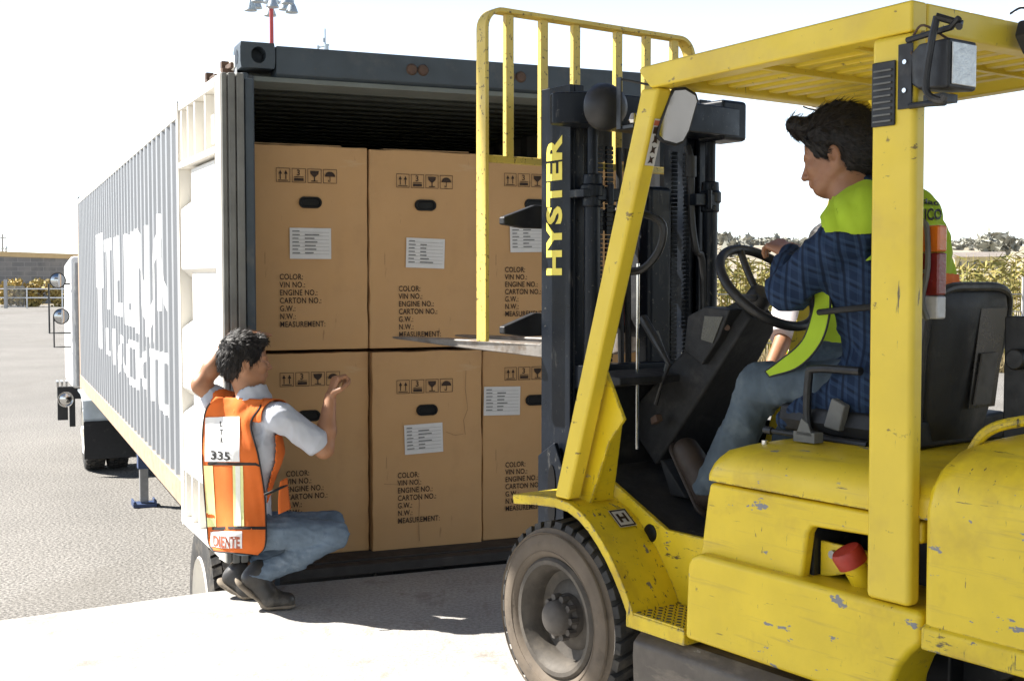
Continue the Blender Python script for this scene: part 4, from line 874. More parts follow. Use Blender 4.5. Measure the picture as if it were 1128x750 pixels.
mb = MB(); mb.tube([F(3.52, -3.40, 2.02), F(3.50, -3.40, 1.95), F(3.50, -3.405, 1.75), F(3.49, -3.42, 1.62), F(3.50, -3.47, 1.52), F(3.50, -3.48, .8)], .014, 10, sub=5); mb.cyl(F(3.50, -3.40, 1.90), F(3.50, -3.40, 1.98), .022, n=12); mb.build('hydraulic_hose', M['plastic'], fk)
mb = MB(); mb.tube([F(3.58, -3.10, 2.0), F(3.57, -3.10, 1.5), F(3.57, -3.12, .7)], .012, 8, sub=4); mb.tube([F(3.58, -3.14, 2.0), F(3.58, -3.15, 1.4), F(3.57, -3.15, .7)], .012, 8, sub=4); mb.build('hydraulic_hose', M['plastic'], fk)
mb = MB(); fbox(mb, 3.62, 3.60, -3.12, -3.17, 1.33, 1.72); mb.build('red_guard_strip', M['t_red'], fk)
mb = MB(); mb.cyl(F(3.30, -2.95, .90), F(3.30, -2.95, 1.56), .006, n=10); mb.build('thin_rod', M['chrome'], fk)
# lettering up the mast
pl = Plate(); V_, F_ = text_verts('HYSTER', .125, spacing=1.06, bold=.042, shear=0)
x1 = max(v.x for v in V_); ks = .52 / x1
pl.add([Vector((v.x * ks, v.y * .98, 0)) for v in V_], F_, F(3.612, -2.8485, 1.515), Vector((0, 0, 1)), Vector((1, 0, 0))); pl.build('mast_lettering', M['yletter'], fk)
mb = MB(); mb.prism([F(3.72, -2.842, .52), F(3.60, -2.842, .52), F(3.56, -2.842, .62), F(3.565, -2.842, .80), F(3.62, -2.842, .90), F(3.72, -2.842, .84)], Vector((0, .02, 0))); mk = mb.build('tilt_bracket', M['mast'], fk, .006)
mb = MB(); mb.prism([F(3.63 + .022 * math.cos(t_), -2.8215, .70 + .075 * math.sin(t_) + (.04 if math.sin(t_) > 0 else -.04)) for t_ in [2 * math.pi * k / 20 for k in range(20)]], Vector((0, .003, 0))); mb.build('bracket_slot', M['hole'], mk)
# --- carriage, backrest, forks
mb = MB()
for z0, z1 in ((1.285, 1.375), (1.70, 1.79)):
    mb.prism([F(3.86, -2.742, z0 + .012), F(3.86, -2.84, z0), F(3.86, -3.56, z0), F(3.86, -3.66, z0 + .012), F(3.86, -3.66, z1 - .05), F(3.86, -3.56, z1 - .01), F(3.86, -2.89, z1), F(3.86, -2.742, z1 - .05)], Vector((-.035, 0, 0)))
fbox(mb, 3.84, 3.76, -2.97, -3.03, 1.27, 1.80); fbox(mb, 3.84, 3.76, -3.37, -3.43, 1.27, 1.80)
mb.build('carriage', M['plastic'], fk, .006)
for b_ in (-3.06, -3.42):
    mb = MB(); prof = [(3.865, 1.80), (3.865, 1.24), (3.885, 1.205), (3.93, 1.192), (4.5, 1.205), (5.15, 1.222), (5.15, 1.232), (4.5, 1.243), (3.95, 1.246), (3.915, 1.27), (3.91, 1.80)]
    V0 = [[F(a_, b_ + s * .055, z) for a_, z in prof] for s in (1, -1)]
    mb.prism(V0[0], Vector((0, -.11, 0)))
    for v in mb.bm.verts:                                # tapered, rounded tip
        a_ = v.co.x + 2.5
        if a_ > 5.1: v.co.y = (v.co.y - (b_ + 3.2)) * .55 + (b_ + 3.2)
    mb.build('fork', M['steel'], fk, .008)
A_ = 3.86; bk = MB(); zt = 2.515; bl, brr = -2.668, -3.735
def flat(path, ha, hn, mbx):                           # flat bar in the plane a = A_
    P_ = [Vector((0, b, z)) for b, z in path]; rings = []
    for i in range(len(P_)):
        d = (P_[min(i + 1, len(P_) - 1)] - P_[max(i - 1, 0)]).normalized(); nn = Vector((0, -d.z, d.y))
        c = P_[i]; rings.append([F(A_ + ha, c.y + nn.y * hn, c.z + nn.z * hn), F(A_ - ha, c.y + nn.y * hn, c.z + nn.z * hn), F(A_ - ha, c.y - nn.y * hn, c.z - nn.z * hn), F(A_ + ha, c.y - nn.y * hn, c.z - nn.z * hn)])
    mbx.loft(rings)
arc = lambda cb, cz, r_, t0, t1: [(cb + r_ * math.cos(t0 + (t1 - t0) * k / 7), cz + r_ * math.sin(t0 + (t1 - t0) * k / 7)) for k in range(8)]
path = [(bl, 1.27)] + arc(bl - .075, zt - .075, .075, 0, math.pi / 2) + arc(brr + .075, zt - .075, .075, math.pi / 2, math.pi) + [(brr, 1.27)]
flat(path, .031, .0085, bk); bk.build('backrest_frame', M['yellow4'], fk, .003)
for px in (560, 598, 633.5, 680, 711.5, 742):
    b_ = fa(px, 90, A_).y - 3.2; z0 = 1.97
    mb = MB(); fbox(mb, A_ + .012, A_ - .012, b_ + .018, b_ - .018, z0, zt - .008); mb.build('backrest_bar', M['yellow4'], fk, .003)
mb = MB(); fbox(mb, A_ + .013, A_ - .013, bl - .008, brr + .008, 1.945, 1.972); mb.build('backrest_rail', M['yellow4'], fk, .003)
# --- lamps and mirror
def box_lamp(a0, a1, b0, b1, z0, z1, nm='work_lamp'):
    mb = MB(); mb.loft([[F(a0, b0 + (b1 - b0) * x, z0 + (z1 - z0) * y) for x, y in ((.25, .2), (.75, .2), (.8, .85), (.2, .85))], [F(a0 - .035, b0 + (b1 - b0) * x, z0 + (z1 - z0) * y) for x, y in ((.06, .06), (.94, .06), (.94, .98), (.06, .98))], [F(a1, b0, z0), F(a1, b1, z0), F(a1, b1, z1), F(a1, b0, z1)]])
    h = mb.build(nm, M['plastic'], fk, .008)
    mb = MB(); d = .010; mb.prism([F(a1 - .001, b0 - d, z0 + d), F(a1 - .001, b1 + d, z0 + d), F(a1 - .001, b1 + d, z1 - d), F(a1 - .001, b0 - d, z1 - d)], Vector((-.004, 0, 0))); ln = mb.build('lamp_glass', M['lens'], h, .003)
    return h
wl = box_lamp(1.912, 1.788, -2.575, -2.69, 1.955, 2.075)
mb = MB(); fbox(mb, 1.957, 1.917, BL + .004, BL + .010, 1.925, 2.085)
mb.tube([F(1.93, -2.61, 2.092), F(1.88, -2.60, 2.094), F(1.79, -2.585, 2.098), F(1.765, -2.58, 2.115)], .008, 8); mb.tube([F(1.815, -2.56, 2.125), F(1.772, -2.60, 2.105), F(1.765, -2.58, 2.095)], .009, 8)
mb.tube([F(1.815, -2.565, 2.125), F(1.825, -2.555, 2.05), F(1.835, -2.555, 1.955), F(1.80, -2.56, 1.925), F(1.79, -2.565, 1.935)], .009, 8, sub=4); mb.tube([F(1.92, -2.61, 1.93), F(1.86, -2.60, 1.928), F(1.80, -2.58, 1.922)], .008, 8)
fbox(mb, 1.875, 1.82, -2.60, -2.66, 1.93, 1.95); mb.build('lamp_bracket', M['plastic'], wl, .003)
mb = MB(); mb.tube([F(1.915, -2.605, 2.06), F(1.885, -2.60, 2.03), F(1.89, -2.60, 1.99), F(1.86, -2.61, 1.97)], .004, 6, sub=5); mb.tube([F(1.91, -2.605, 2.10), F(1.88, -2.605, 2.12), F(1.83, -2.64, 2.08)], .003, 6, sub=5); mb.build('lamp_wire', M['rust'], wl)
for z in (1.97, 2.04): MB().cyl(F(1.936, BL + .009, z), F(1.936, BL + .014, z), .006, n=8).build('bracket_bolt', M['chrome'], wl)
r2 = MB(); r2.prism([F(1.90, -3.02, 2.145), F(1.90, -3.035, 2.185), F(1.90, -3.13, 2.20), F(1.90, -3.15, 2.15), F(1.90, -3.11, 2.10), F(1.90, -3.06, 2.10)], Vector((-.08, 0, 0))); rl = r2.build('rear_lamp', M['plastic'], fk, .006)
mb = MB(); mb.prism([F(1.8185, -3.055, 2.118), F(1.8185, -3.085, 2.118), F(1.8185, -3.09, 2.135), F(1.8185, -3.06, 2.137)], Vector((-.002, 0, 0))); mb.build('lamp_label', M['decal'], rl)
mb = MB(); mb.cyl(F(1.82, -3.045, 2.155), F(1.805, -3.045, 2.152), .006, n=8); mb.build('lamp_knob', M['chrome'], rl); mb = MB(); mb.tube([F(1.9, -3.0, 2.20), F(1.88, -3.02, 2.215), F(1.86, -3.04, 2.205)], .003, 6, sub=4); mb.tube([F(1.86, -3.08, 2.20), F(1.85, -3.09, 2.217), F(1.84, -3.11, 2.20)], .004, 6, sub=4); mb.build('lamp_wire', M['plastic'], rl)
# round front lamp
mb = MB(); mb.lathe([(0, .0), (.035, .003), (.058, .016), (.074, .045), (.078, .075), (.074, .085), (0, .086)], F(3.07, -2.655, 2.065), (1, .05, .03), 28); hl = mb.build('head_lamp', M['plastic'], fk, 0, 50)
mb = MB(); fbox(mb, 3.055, 3.035, BL - .015, BL - .02, 1.985, 2.15); fbox(mb, 3.055, 2.98, BL - .02, BL - .06, 1.985, 1.995); mb.tube([F(3.045, BL - .02, 2.145), F(2.98, -2.70, 2.125), F(2.95, -2.72, 2.12)], .004, 6); mb.build('lamp_bracket', M['black'], hl)
mb = MB(); mb.lathe([(.012, 0), (.018, .01), (.010, .03), (0, .032)], F(2.99, BL - .03, 2.0), (0, 0, 1), 10); mb.build('lamp_bolt', M['chrome'], hl)
# mirror
mn = Vector((-.93, .36, -.12)).normalized(); m0 = F(2.83, -2.745, 2.02)
mc = [fplane(x, y, m0, mn) for x, y in ((742, 97), (755, 96), (767, 103), (769, 110), (759, 145), (752, 158), (744, 161), (729, 157), (723, 151), (725, 140), (737, 106))]
mcn = sum(mc, Vector()) / len(mc)
mb = MB(); mb.loft([[p - mn * .035 + (mcn - p) * .35 for p in mc], [p - mn * .012 for p in mc], [p + mn * .004 for p in mc], [p + (mcn - p) * .09 + mn * .006 for p in mc]]); mi = mb.build('mirror_shell', M['plastic'], fk, .003, 50)
mb = MB(); mb.poly([p + (mcn - p) * .10 + mn * .0075 for p in mc]); mb.build('mirror_glass', M['glass_mirror'], mi)
mb = MB(); mb.tube([mcn + Vector((.03, 0, 0)), mcn + Vector((.08, .03, -.02)), F(2.93, -2.66, 2.01)], .008, 8); mb.build('mirror_arm', M['black'], mi)
# far side bracket loops seen above the driver
mb = MB(); pth = [fb(x, y, -3.56) for x, y in ((930, 121), (900, 113), (886, 117), (908, 124), (912, 138))]; mb.tube(pth, .007, 8, sub=3)
pth = [fb(x, y, -3.56) for x, y in ((909, 150), (913, 124), (922, 119), (938, 119), (943, 128), (946, 150))]; mb.tube(pth, .010, 8, sub=3); mb.build('far_lamp_guard', M['plastic'], fk)
mb = MB(); pp = fb(928, 135, -3.60); mb.box(pp - Vector((.05, .04, .05)), pp + Vector((.05, .04, .04))); mb.build('work_lamp', M['plastic'], fk, .01)
# tail light behind the rear pillar
tl = bpy.data.objects.new('tail_light', None); COL.objects.link(tl); tl.parent = fk
for z0, z1, mm, nm in ((1.572, 1.640, 't_orange', 'amber_lens'), (1.462, 1.571, 't_red', 'red_lens'), (1.402, 1.461, 't_clear', 'clear_lens')):
    mb = MB(); fbox(mb, 1.985, 1.905, -2.715, -2.752, z0, z1); mb.build(nm, M[mm], tl, .006)
mb = MB(); mb.tube([F(1.95, -2.712, 1.65), F(1.935, -2.708, 1.63), F(1.93, -2.706, 1.53), F(1.945, -2.706, 1.45), F(1.93, -2.708, 1.40)], .007, 8, sub=4); mb.tube([F(1.98, -2.71, 1.525), F(1.93, -2.708, 1.522)], .005, 8); mb.build('lens_guard', M['gasket'], tl)
# --- seat and controls
mb = MB()
SB = -3.165
def ring_(a_, z, hw, th, lean): return [F(a_ + x, SB + y, z) for x, y in ((0, hw), (-.02, hw * .99), (-th, hw * .86), (-th * 1.1, 0), (-th, -hw * .86), (-.02, -hw * .99), (0, -hw), (.02, -hw * .85), (.0, 0), (.02, hw * .85))]
mb.loft([ring_(2.20, 1.04, .135, .05, 0), ring_(2.185, 1.15, .160, .055, 0), ring_(2.165, 1.30, .178, .055, 0), ring_(2.145, 1.42, .184, .05, 0), ring_(2.135, 1.462, .176, .04, 0), ring_(2.13, 1.478, .155, .025, 0)])
se = mb.build('seat_back', M['grate'], fk, 0, 60)
mb = MB(); mb.tube([F(2.165, SB + .165, 1.10), F(2.135, SB + .188, 1.30), F(2.112, SB + .188, 1.43), F(2.098, SB + .13, 1.476), F(2.095, SB, 1.482), F(2.098, SB - .13, 1.476), F(2.112, SB - .188, 1.43), F(2.135, SB - .184, 1.30), F(2.165, SB - .145, 1.10)], .014, 10, sub=5); mb.build('seat_piping', M['plastic'], se)
mb = MB(); mb.prism([F(2.118, SB - .005, 1.13), F(2.118, SB - .135, 1.13), F(2.092, SB - .150, 1.42), F(2.092, SB - .02, 1.42)], Vector((-.003, 0, 0))); po = mb.build('document_pouch', mat('clear grey pouch', (.028, .027, .026), .3, 0, .2, 9), se)
mb = MB(); mb.prism([F(2.112, SB - .02, 1.14), F(2.112, SB - .10, 1.14), F(2.098, SB - .115, 1.29), F(2.098, SB - .035, 1.29)], Vector((-.005, 0, 0))); mb.build('paper_card', mat('grey card', (.085, .08, .077), .6, 0, .25, 14), po)
mb = MB(); mb.loft([[F(a_, -3.2 + y, z + dz) for y, dz in ((.22, 0), (.235, .04), (.22, .085), (.0, .075), (-.22, .085), (-.235, .04), (-.22, 0))] for a_, z in ((2.66, 1.03), (2.64, 1.03), (2.4, 1.025), (2.15, 1.02))]); mb.build('seat_cushion', M['grate'], fk, .012)
mb = MB(); mb.tube([F(2.33, -2.955, 1.235), F(2.50, -2.955, 1.232), F(2.525, -2.955, 1.20), F(2.525, -2.955, 1.06), F(2.47, -2.955, 1.025), F(2.30, -2.955, 1.02)], .013, 10, sub=5); mb.build('hip_rail', M['plastic'], fk)
mb = MB(); mb.hull8([F(2.46, -2.945, 1.06), F(2.40, -2.945, 1.05), F(2.40, -2.975, 1.05), F(2.46, -2.975, 1.06), F(2.43, -2.945, 1.15), F(2.38, -2.945, 1.13), F(2.38, -2.975, 1.13), F(2.43, -2.975, 1.15)]); mb.build('belt_buckle', M['gasket'], fk, .006)
mb = MB(); mb.tube([F(2.62, -2.90, 1.035), F(2.45, -2.90, 1.03)], .008, 8); mb.cyl(F(2.62, -2.90, 1.035), F(2.65, -2.90, 1.036), .012, n=10); mb.build('seat_lever', M['plastic'], fk)
mb = MB(); fbox(mb, 2.50, 2.42, -2.86, -2.90, 1.02, 1.05); mb.prism([F(2.49, -2.86, 1.04), F(2.43, -2.86, 1.04), F(2.445, -2.86, 1.075), F(2.47, -2.86, 1.09)], Vector((0, -.004, 0))); mb.build('seat_catch', M['gasket'], fk)
# steering
wn = Vector((-.70, 0, .71)).normalized(); wc = F(2.905, -3.185, 1.478); wx = Vector((0, 1, 0)); wy = wn.cross(wx)
mb = MB(); mb.tube([wc + (wx * math.cos(t_) + wy * math.sin(t_)) * .185 for t_ in [2 * math.pi * k / 44 for k in range(44)]], .0165, 12, closed=True)
sw_ = mb.build('steering_wheel', M['plastic'], fk, 0, 70)
mb = MB()
for t_ in (R(15), R(155), R(270)): mb.tube([wc - wn * .05, wc + (wx * math.cos(t_) + wy * math.sin(t_)) * .09 - wn * .03, wc + (wx * math.cos(t_) + wy * math.sin(t_)) * .18], .013, 10, sub=3)
mb.lathe([(.0, .0), (.035, -.004), (.045, -.02), (.045, -.06), (.03, -.09)], wc - wn * .02, wn, 20); mb.build('wheel_spokes', M['plastic'], sw_, 0, 50)
ca = F(2.955, -3.185, 1.405); cb_ = F(3.34, -3.185, .98); dcv = (cb_ - ca).normalized(); nn = Vector((dcv.z, 0, -dcv.x)); nn = -nn if nn.z < 0 else nn
mb = MB()
mb.loft([[p + nn * (u * h) + Vector((0, v * w2, 0)) for u, v in ((-1, -1), (-1, 1), (1, 1), (1, -1))] for p, h, w2 in ((ca, .045, .06), (ca + dcv * .06, .062, .085), (ca + dcv * .28, .085, .10), (cb_ + dcv * .1, .12, .13))])
mb.build('steering_column', M['cab_dark'], fk, .012)
dp = [fb(x, y, -3.06) for x, y in ((757, 348), (776, 338), (804, 341), (792, 372), (773, 402), (753, 386))]
mb = MB(); mb.prism(dp, Vector((0, -.16, 0))); dsp = mb.build('display_box', M['cab_dark'], fk, .006)
mb = MB(); q = [fb(x, y, -3.056) for x, y in ((776, 348), (796, 349), (785, 378), (772, 374))]; mb.prism(q, Vector((0, -.003, 0))); mb.build('display_panel', mat('gauge panel', (.045, .043, .03), .3, 0, .3, 40), dsp)
mb = MB(); mb.cyl(fb(801, 361, -3.085), fb(801, 361, -3.075), .010, n=12); mb.build('key_switch', M['rust'], dsp)
for dx_, lab in ((0, ''), (.0, ''),):
    pass
mb = MB(); lp = [fb(x, y, -3.0) for x, y in ((708, 350), (722, 374), (737, 402), (728, 425), (722, 445))]; mb.tube(lp, [.018, .017, .008, .008, .010], 10); mb.build('shift_lever', M['plastic'], fk)
mb = MB(); lp = [fb(x, y, -3.08) for x, y in ((722, 366), (735, 398), (727, 432), (716, 455))]; mb.tube(lp, [.012, .006, .007, .010], 10); mb.build('shift_lever', M['gasket'], fk)
mb = MB(); mb.hull8([F(3.20, -3.02, .74), F(3.20, -3.10, .74), F(3.12, -3.10, .74), F(3.12, -3.02, .74), F(3.26, -3.02, .86), F(3.26, -3.10, .86), F(3.24, -3.10, .86), F(3.24, -3.02, .86)]); mb.build('foot_pedal', M['cab_dark'], fk, .005)
lp = [fb(x, y, -3.0) for x, y in ((716, 460), (722, 456), (724, 464), (717, 468))]; mb = MB(); mb.prism(lp, Vector((0, -.03, 0))); mb.build('lever_clip', M['rust'], fk, .004)

# ================================================================== PEOPLE: smooth distance-field bodies meshed with surface nets
PB = [None]
class Field:
    def __init__(s, lo, hi, h):
        s.lo = np.array(lo, np.float32); s.h = h; s.n = np.ceil((np.array(hi) - s.lo) / h).astype(int) + 1
        s.D = np.full(s.n, .08, np.float32)
    def _sub(s, mn, mx):
        i0 = np.clip(np.floor((mn - s.lo) / s.h).astype(int), 0, s.n); i1 = np.clip(np.ceil((mx - s.lo) / s.h).astype(int) + 1, 0, s.n)
        if (i1 <= i0).any(): return None, None
        sl = tuple(slice(a, b) for a, b in zip(i0, i1))
        ax = [s.lo[k] + s.h * np.arange(i0[k], i1[k], dtype=np.float32) for k in range(3)]
        return sl, (ax[0][:, None, None], ax[1][None, :, None], ax[2][None, None, :])
    def _join(s, sl, d, k):
        o = s.D[sl]
        if k > 0:
            q = np.clip(.5 + .5 * (o - d) / k, 0, 1); s.D[sl] = o * (1 - q) + d * q - k * q * (1 - q)
        else: s.D[sl] = np.minimum(o, d)
    def cone(s, p0, p1, r0, r1=None, k=.02, flat=None):
        """tapered capsule; flat = (direction, factor) squeezes it along a direction"""
        r1 = r0 if r1 is None else r1; p0 = np.array(p0, np.float32); p1 = np.array(p1, np.float32); m = max(r0, r1) * (1.4 if flat else 1) + k + .03
        sl, X = s._sub(np.minimum(p0, p1) - m, np.maximum(p0, p1) + m)
        if sl is None: return s
        d = p1 - p0; L = max(float(d @ d), 1e-9)
        v = [X[i] - p0[i] for i in range(3)]; t = np.clip((v[0] * d[0] + v[1] * d[1] + v[2] * d[2]) / L, 0, 1)
        w_ = [v[i] - t * d[i] for i in range(3)]; q = w_[0] ** 2 + w_[1] ** 2 + w_[2] ** 2
        if flat:
            f = np.array(flat[0], np.float32); f /= np.linalg.norm(f); a = w_[0] * f[0] + w_[1] * f[1] + w_[2] * f[2]; q = q + a * a * (flat[1] ** 2 - 1)
        s._join(sl, np.sqrt(q) - (r0 + (r1 - r0) * t), k); return s
    def ell(s, c, axes, rad, k=.02, op='add'):
        c = np.array(c, np.float32); A = np.array([np.array(a, float) / np.linalg.norm(a) for a in axes], np.float32); rad = np.array(rad, np.float32); m = rad.max() + k + .03
        sl, X = s._sub(c - m, c + m)
        if sl is None: return s
        v = [X[i] - c[i] for i in range(3)]
        u = [(v[0] * A[j][0] + v[1] * A[j][1] + v[2] * A[j][2]) for j in range(3)]
        k0 = np.sqrt(sum((u[j] / rad[j]) ** 2 for j in range(3))); k1 = np.sqrt(sum((u[j] / rad[j] ** 2) ** 2 for j in range(3))) + 1e-6
        d = k0 * (k0 - 1) / k1
        if op == 'add': s._join(sl, d, k)
        else:
            o = s.D[sl]; q = np.clip(.5 - .5 * (o + d) / k, 0, 1); s.D[sl] = o * (1 - q) - d * q + k * q * (1 - q)
        return s
    def grid(s): return tuple((s.lo[k] + s.h * np.arange(s.n[k], dtype=np.float32)).reshape([-1 if i == k else 1 for i in range(3)]) for k in range(3))
    def cut(s, p, n, k=0):                               # keep the side the normal points away from
        X = s.grid(); n = np.array(n, float); n /= np.linalg.norm(n)
        d = ((X[0] - p[0]) * n[0] + (X[1] - p[1]) * n[1] + (X[2] - p[2]) * n[2]).astype(np.float32); s.D = np.maximum(s.D, d); return s
    def wrinkle(s, amp, freq, seed=1, stretch=(1, 1, 1), ridge=False):
        r = np.random.default_rng(seed); X = s.grid(); acc = 0
        for i in range(6):
            d = r.normal(size=3); d /= np.linalg.norm(d); d = d * np.array(stretch) * freq * r.uniform(.6, 1.6); e = r.normal(size=3) * freq * .35
            ph = r.uniform(0, 6.28); wv = np.sin(X[0] * e[0] + X[1] * e[1] + X[2] * e[2] + ph * 2) * 1.3
            q = np.sin(X[0] * d[0] + X[1] * d[1] + X[2] * d[2] + ph + wv)
            acc = acc + (q if not ridge else 1.6 * (.5 - (1 - np.abs(q)) ** 2)) / (1 + .3 * i)
        s.D = s.D + (amp * acc / 2.2).astype(np.float32) * (np.abs(s.D) < .04); return s
    def mesh(s):
        D = s.D; B = D < 0; nx, ny, nz = D.shape
        cnt = np.zeros((nx - 1, ny - 1, nz - 1), np.int8)
        for i in (0, 1):
            for j in (0, 1):
                for k in (0, 1): cnt += B[i:nx - 1 + i, j:ny - 1 + j, k:nz - 1 + k]
        I = np.argwhere((cnt > 0) & (cnt < 8)); idx = np.full(cnt.shape, -1, np.int32); idx[tuple(I.T)] = np.arange(len(I))
        P = np.zeros((len(I), 3)); c = np.zeros(len(I)); cor = [(a, b, d) for a in (0, 1) for b in (0, 1) for d in (0, 1)]
        val = {q: D[I[:, 0] + q[0], I[:, 1] + q[1], I[:, 2] + q[2]] for q in cor}
        for a in cor:
            for ax in range(3):
                if a[ax] == 0:
                    b = list(a); b[ax] = 1; b = tuple(b); va, vb = val[a], val[b]; m = (va < 0) != (vb < 0)
                    t = np.where(m, va / np.where(m, va - vb, 1), 0); q = np.array(a, float)[None].repeat(len(I), 0); q[:, ax] += t; P[m] += q[m]; c[m] += 1
        P = s.lo + (I + P / c[:, None]) * s.h; Fq = []
        for ax in range(3):
            o1, o2 = [(1, 2), (2, 0), (0, 1)][ax]
            sl0 = [slice(None)] * 3; sl1 = [slice(None)] * 3; sl0[ax] = slice(0, -1); sl1[ax] = slice(1, None)
            a, b = B[tuple(sl0)], B[tuple(sl1)]; E = np.argwhere(a != b)
            E = E[(E[:, o1] > 0) & (E[:, o2] > 0) & (E[:, o1] < cnt.shape[o1]) & (E[:, o2] < cnt.shape[o2])]
            def g(d1, d2):
                q = E.copy(); q[:, o1] -= d1; q[:, o2] -= d2; return idx[tuple(q.T)]
            q = np.stack([g(1, 1), g(0, 1), g(0, 0), g(1, 0)], 1); flip = ~a[tuple(E.T)]; q[flip] = q[flip][:, ::-1]; Fq.append(q)
        Fq = np.concatenate(Fq); return P, Fq[(Fq >= 0).all(1)]
    def build(s, name, m, parent, smooth_it=2):
        P, Fq = s.mesh(); return netobj(name, P, Fq, m, parent, smooth_it)
def netobj(name, P, Fq, m, parent, smooth_it=2):
    P = P - np.array(PB[0]); me = bpy.data.meshes.new(name); me.vertices.add(len(P)); me.vertices.foreach_set('co', P.astype(np.float32).ravel())
    me.loops.add(len(Fq) * 4); me.loops.foreach_set('vertex_index', Fq.astype(np.int32).ravel()); me.polygons.add(len(Fq)); me.polygons.foreach_set('loop_start', np.arange(0, len(Fq) * 4, 4, dtype=np.int32)); me.update(calc_edges=True); me.validate()
    o = finish(name, me, m, parent, 0, 180)
    if smooth_it:
        md = o.modifiers.new('smooth', 'SMOOTH'); md.factor = .5; md.iterations = smooth_it
    return o
def n3(v): v = np.array(v, float); return v / np.linalg.norm(v)
def A3(v): return np.array(v, float)
def hand(f, wrist, d, nrm, side, curl=(.5, .6, .7, .8), thumb=.6, s=1.0, spread=.10):
    """palm and five bent fingers; d towards the fingertips, nrm out of the back of the hand, side = direction of the thumb"""
    d = n3(d); nrm = n3(A3(nrm) - d * (A3(nrm) @ d)); t = n3(np.cross(nrm, d)); t = t * (1 if t @ A3(side) > 0 else -1); w_ = A3(wrist)
    for k, x in enumerate((.026, .009, -.009, -.026)): f.cone(w_ + d * .012 * s + t * x * .6 * s, w_ + d * .088 * s * (1 - .04 * abs(k - 1)) + t * x * s, .0165 * s, .0125 * s, .012, (nrm, 1.25))
    for k, (x, L, r) in enumerate(((.029, .072, .0088), (.0095, .080, .009), (-.0105, .074, .0086), (-.029, .058, .0078))):
        p = w_ + d * .088 * s * (1 - .04 * abs(k - 1)) + t * x * s; a = 0; dir0 = d + t * x * spread * 12
        for j, (q, fr) in enumerate(((.46, .9), (.30, 1.0), (.24, .8))):
            a += curl[k] * fr; dd = n3(n3(dir0) * math.cos(a) - nrm * math.sin(a)); p2 = p + dd * L * q * s; f.cone(p, p2, r * s * (1 - .06 * j), r * s * (.96 - .06 * j), .004); p = p2
    p = w_ + d * .022 * s + t * .026 * s; q = p + (d * .55 + t * .72 - nrm * .35) * .040 * s; f.cone(p, q, .0155 * s, .0115 * s, .01)
    q2 = q + n3(d * .85 + t * (.5 - thumb * .6) - nrm * (.3 + thumb * .4)) * .032 * s; f.cone(q, q2, .0108 * s, .0095 * s, .004); q3 = q2 + n3(d * .9 - t * thumb * .6 - nrm * thumb * .6) * .026 * s; f.cone(q2, q3, .0095 * s, .0085 * s, .004)
def head(f, c, fw, up, s=1.0):
    """c = centre of the skull; returns nothing, adds face with nose, mouth, chin, ears, eyes"""
    fw = n3(fw); up = n3(A3(up) - fw * (A3(up) @ fw)); l = np.cross(up, fw); c = A3(c); ax = (fw, l, up)
    P = lambda x, y, z: c + (fw * x + l * y + up * z) * s
    f.ell(P(-.004, 0, .012), ax, A3((.098, .076, .095)) * s, .02)
    f.ell(P(.036, 0, -.052), ax, A3((.060, .060, .074)) * s, .03)          # face block
    f.cone(P(.066, .018, -.104), P(.066, -.018, -.104), .019 * s, None, .025)   # chin
    for y in (1, -1):
        f.cone(P(.052, .035 * y, -.098), P(-.012, .058 * y, -.062), .018 * s, .020 * s, .03)   # jaw
        f.ell(P(.066, .036 * y, -.042), ax, A3((.022, .024, .020)) * s, .02)              # cheek bone
        f.ell(P(.093, .030 * y, -.018), ax, A3((.014, .017, .011)) * s, .012, 'sub')      # eye socket
        f.ell(P(.081, .030 * y, -.019), ax, A3((.012, .014, .010)) * s, .004)             # eye
        f.cone(P(.090, .014 * y, -.002), P(.080, .046 * y, .001), .0085 * s, .006 * s, .012)  # brow
        e = P(-.012, .076 * y, -.030)                                                    # ear
        f.ell(e, (fw * .95 - l * y * .35, up, l), A3((.019, .033, .0075)) * s, .006); f.ell(e + l * y * .006 * s + fw * .004 * s, (fw, up, l), A3((.010, .019, .006)) * s, .004, 'sub')
    f.cone(P(.092, 0, -.012), P(.113, 0, -.050), .0075 * s, .0105 * s, .012)              # nose
    for y in (1, -1): f.ell(P(.102, .011 * y, -.054), ax, A3((.010, .008, .007)) * s, .006)
    f.cone(P(.093, .016, -.075), P(.093, -.016, -.075), .0075 * s, None, .008); f.cone(P(.091, .014, -.085), P(.091, -.014, -.085), .008 * s, None, .006)
    f.ell(P(.104, 0, -.0800), ax, A3((.008, .022, .0018)) * s, .003, 'sub')
def hair(f, c, fw, up, s=1.0, quiff=0, seed=3, spike=.004):
    fw = n3(fw); up = n3(A3(up) - fw * (A3(up) @ fw)); l = np.cross(up, fw); c = A3(c); ax = (fw, l, up); P = lambda x, y, z: c + (fw * x + l * y + up * z) * s
    f.ell(P(-.012, 0, .026), ax, A3((.106, .088, .100)) * s, .01); f.ell(P(-.050, 0, -.020), ax, A3((.070, .076, .085)) * s, .03)
    for y in (1, -1): f.cone(P(.02, .074 * y, .0), P(.016, .074 * y, -.030), .012 * s, .007 * s, .015)  # sideburn
    f.cone(P(.07, .035, .078), P(.07, -.035, .078), .024 * s, None, .025)
    if quiff: f.ell(P(.088, .0, .086), (n3(fw * .6 + up * .8), l, n3(up * .6 - fw * .8)), A3((.042, .056, .030)) * s, .022)
    f.wrinkle(spike, 150, seed, (1, 1, .5)); f.wrinkle(spike * .6, 320, seed + 5)
    # open the face and the ears
    f.ell(P(.110, 0, -.040), ax, A3((.075, .095, .094)) * s, .008, 'sub')
    for y in (1, -1): f.ell(P(-.008, .10 * y, -.034), ax, A3((.022, .04, .034)) * s, .006, 'sub')
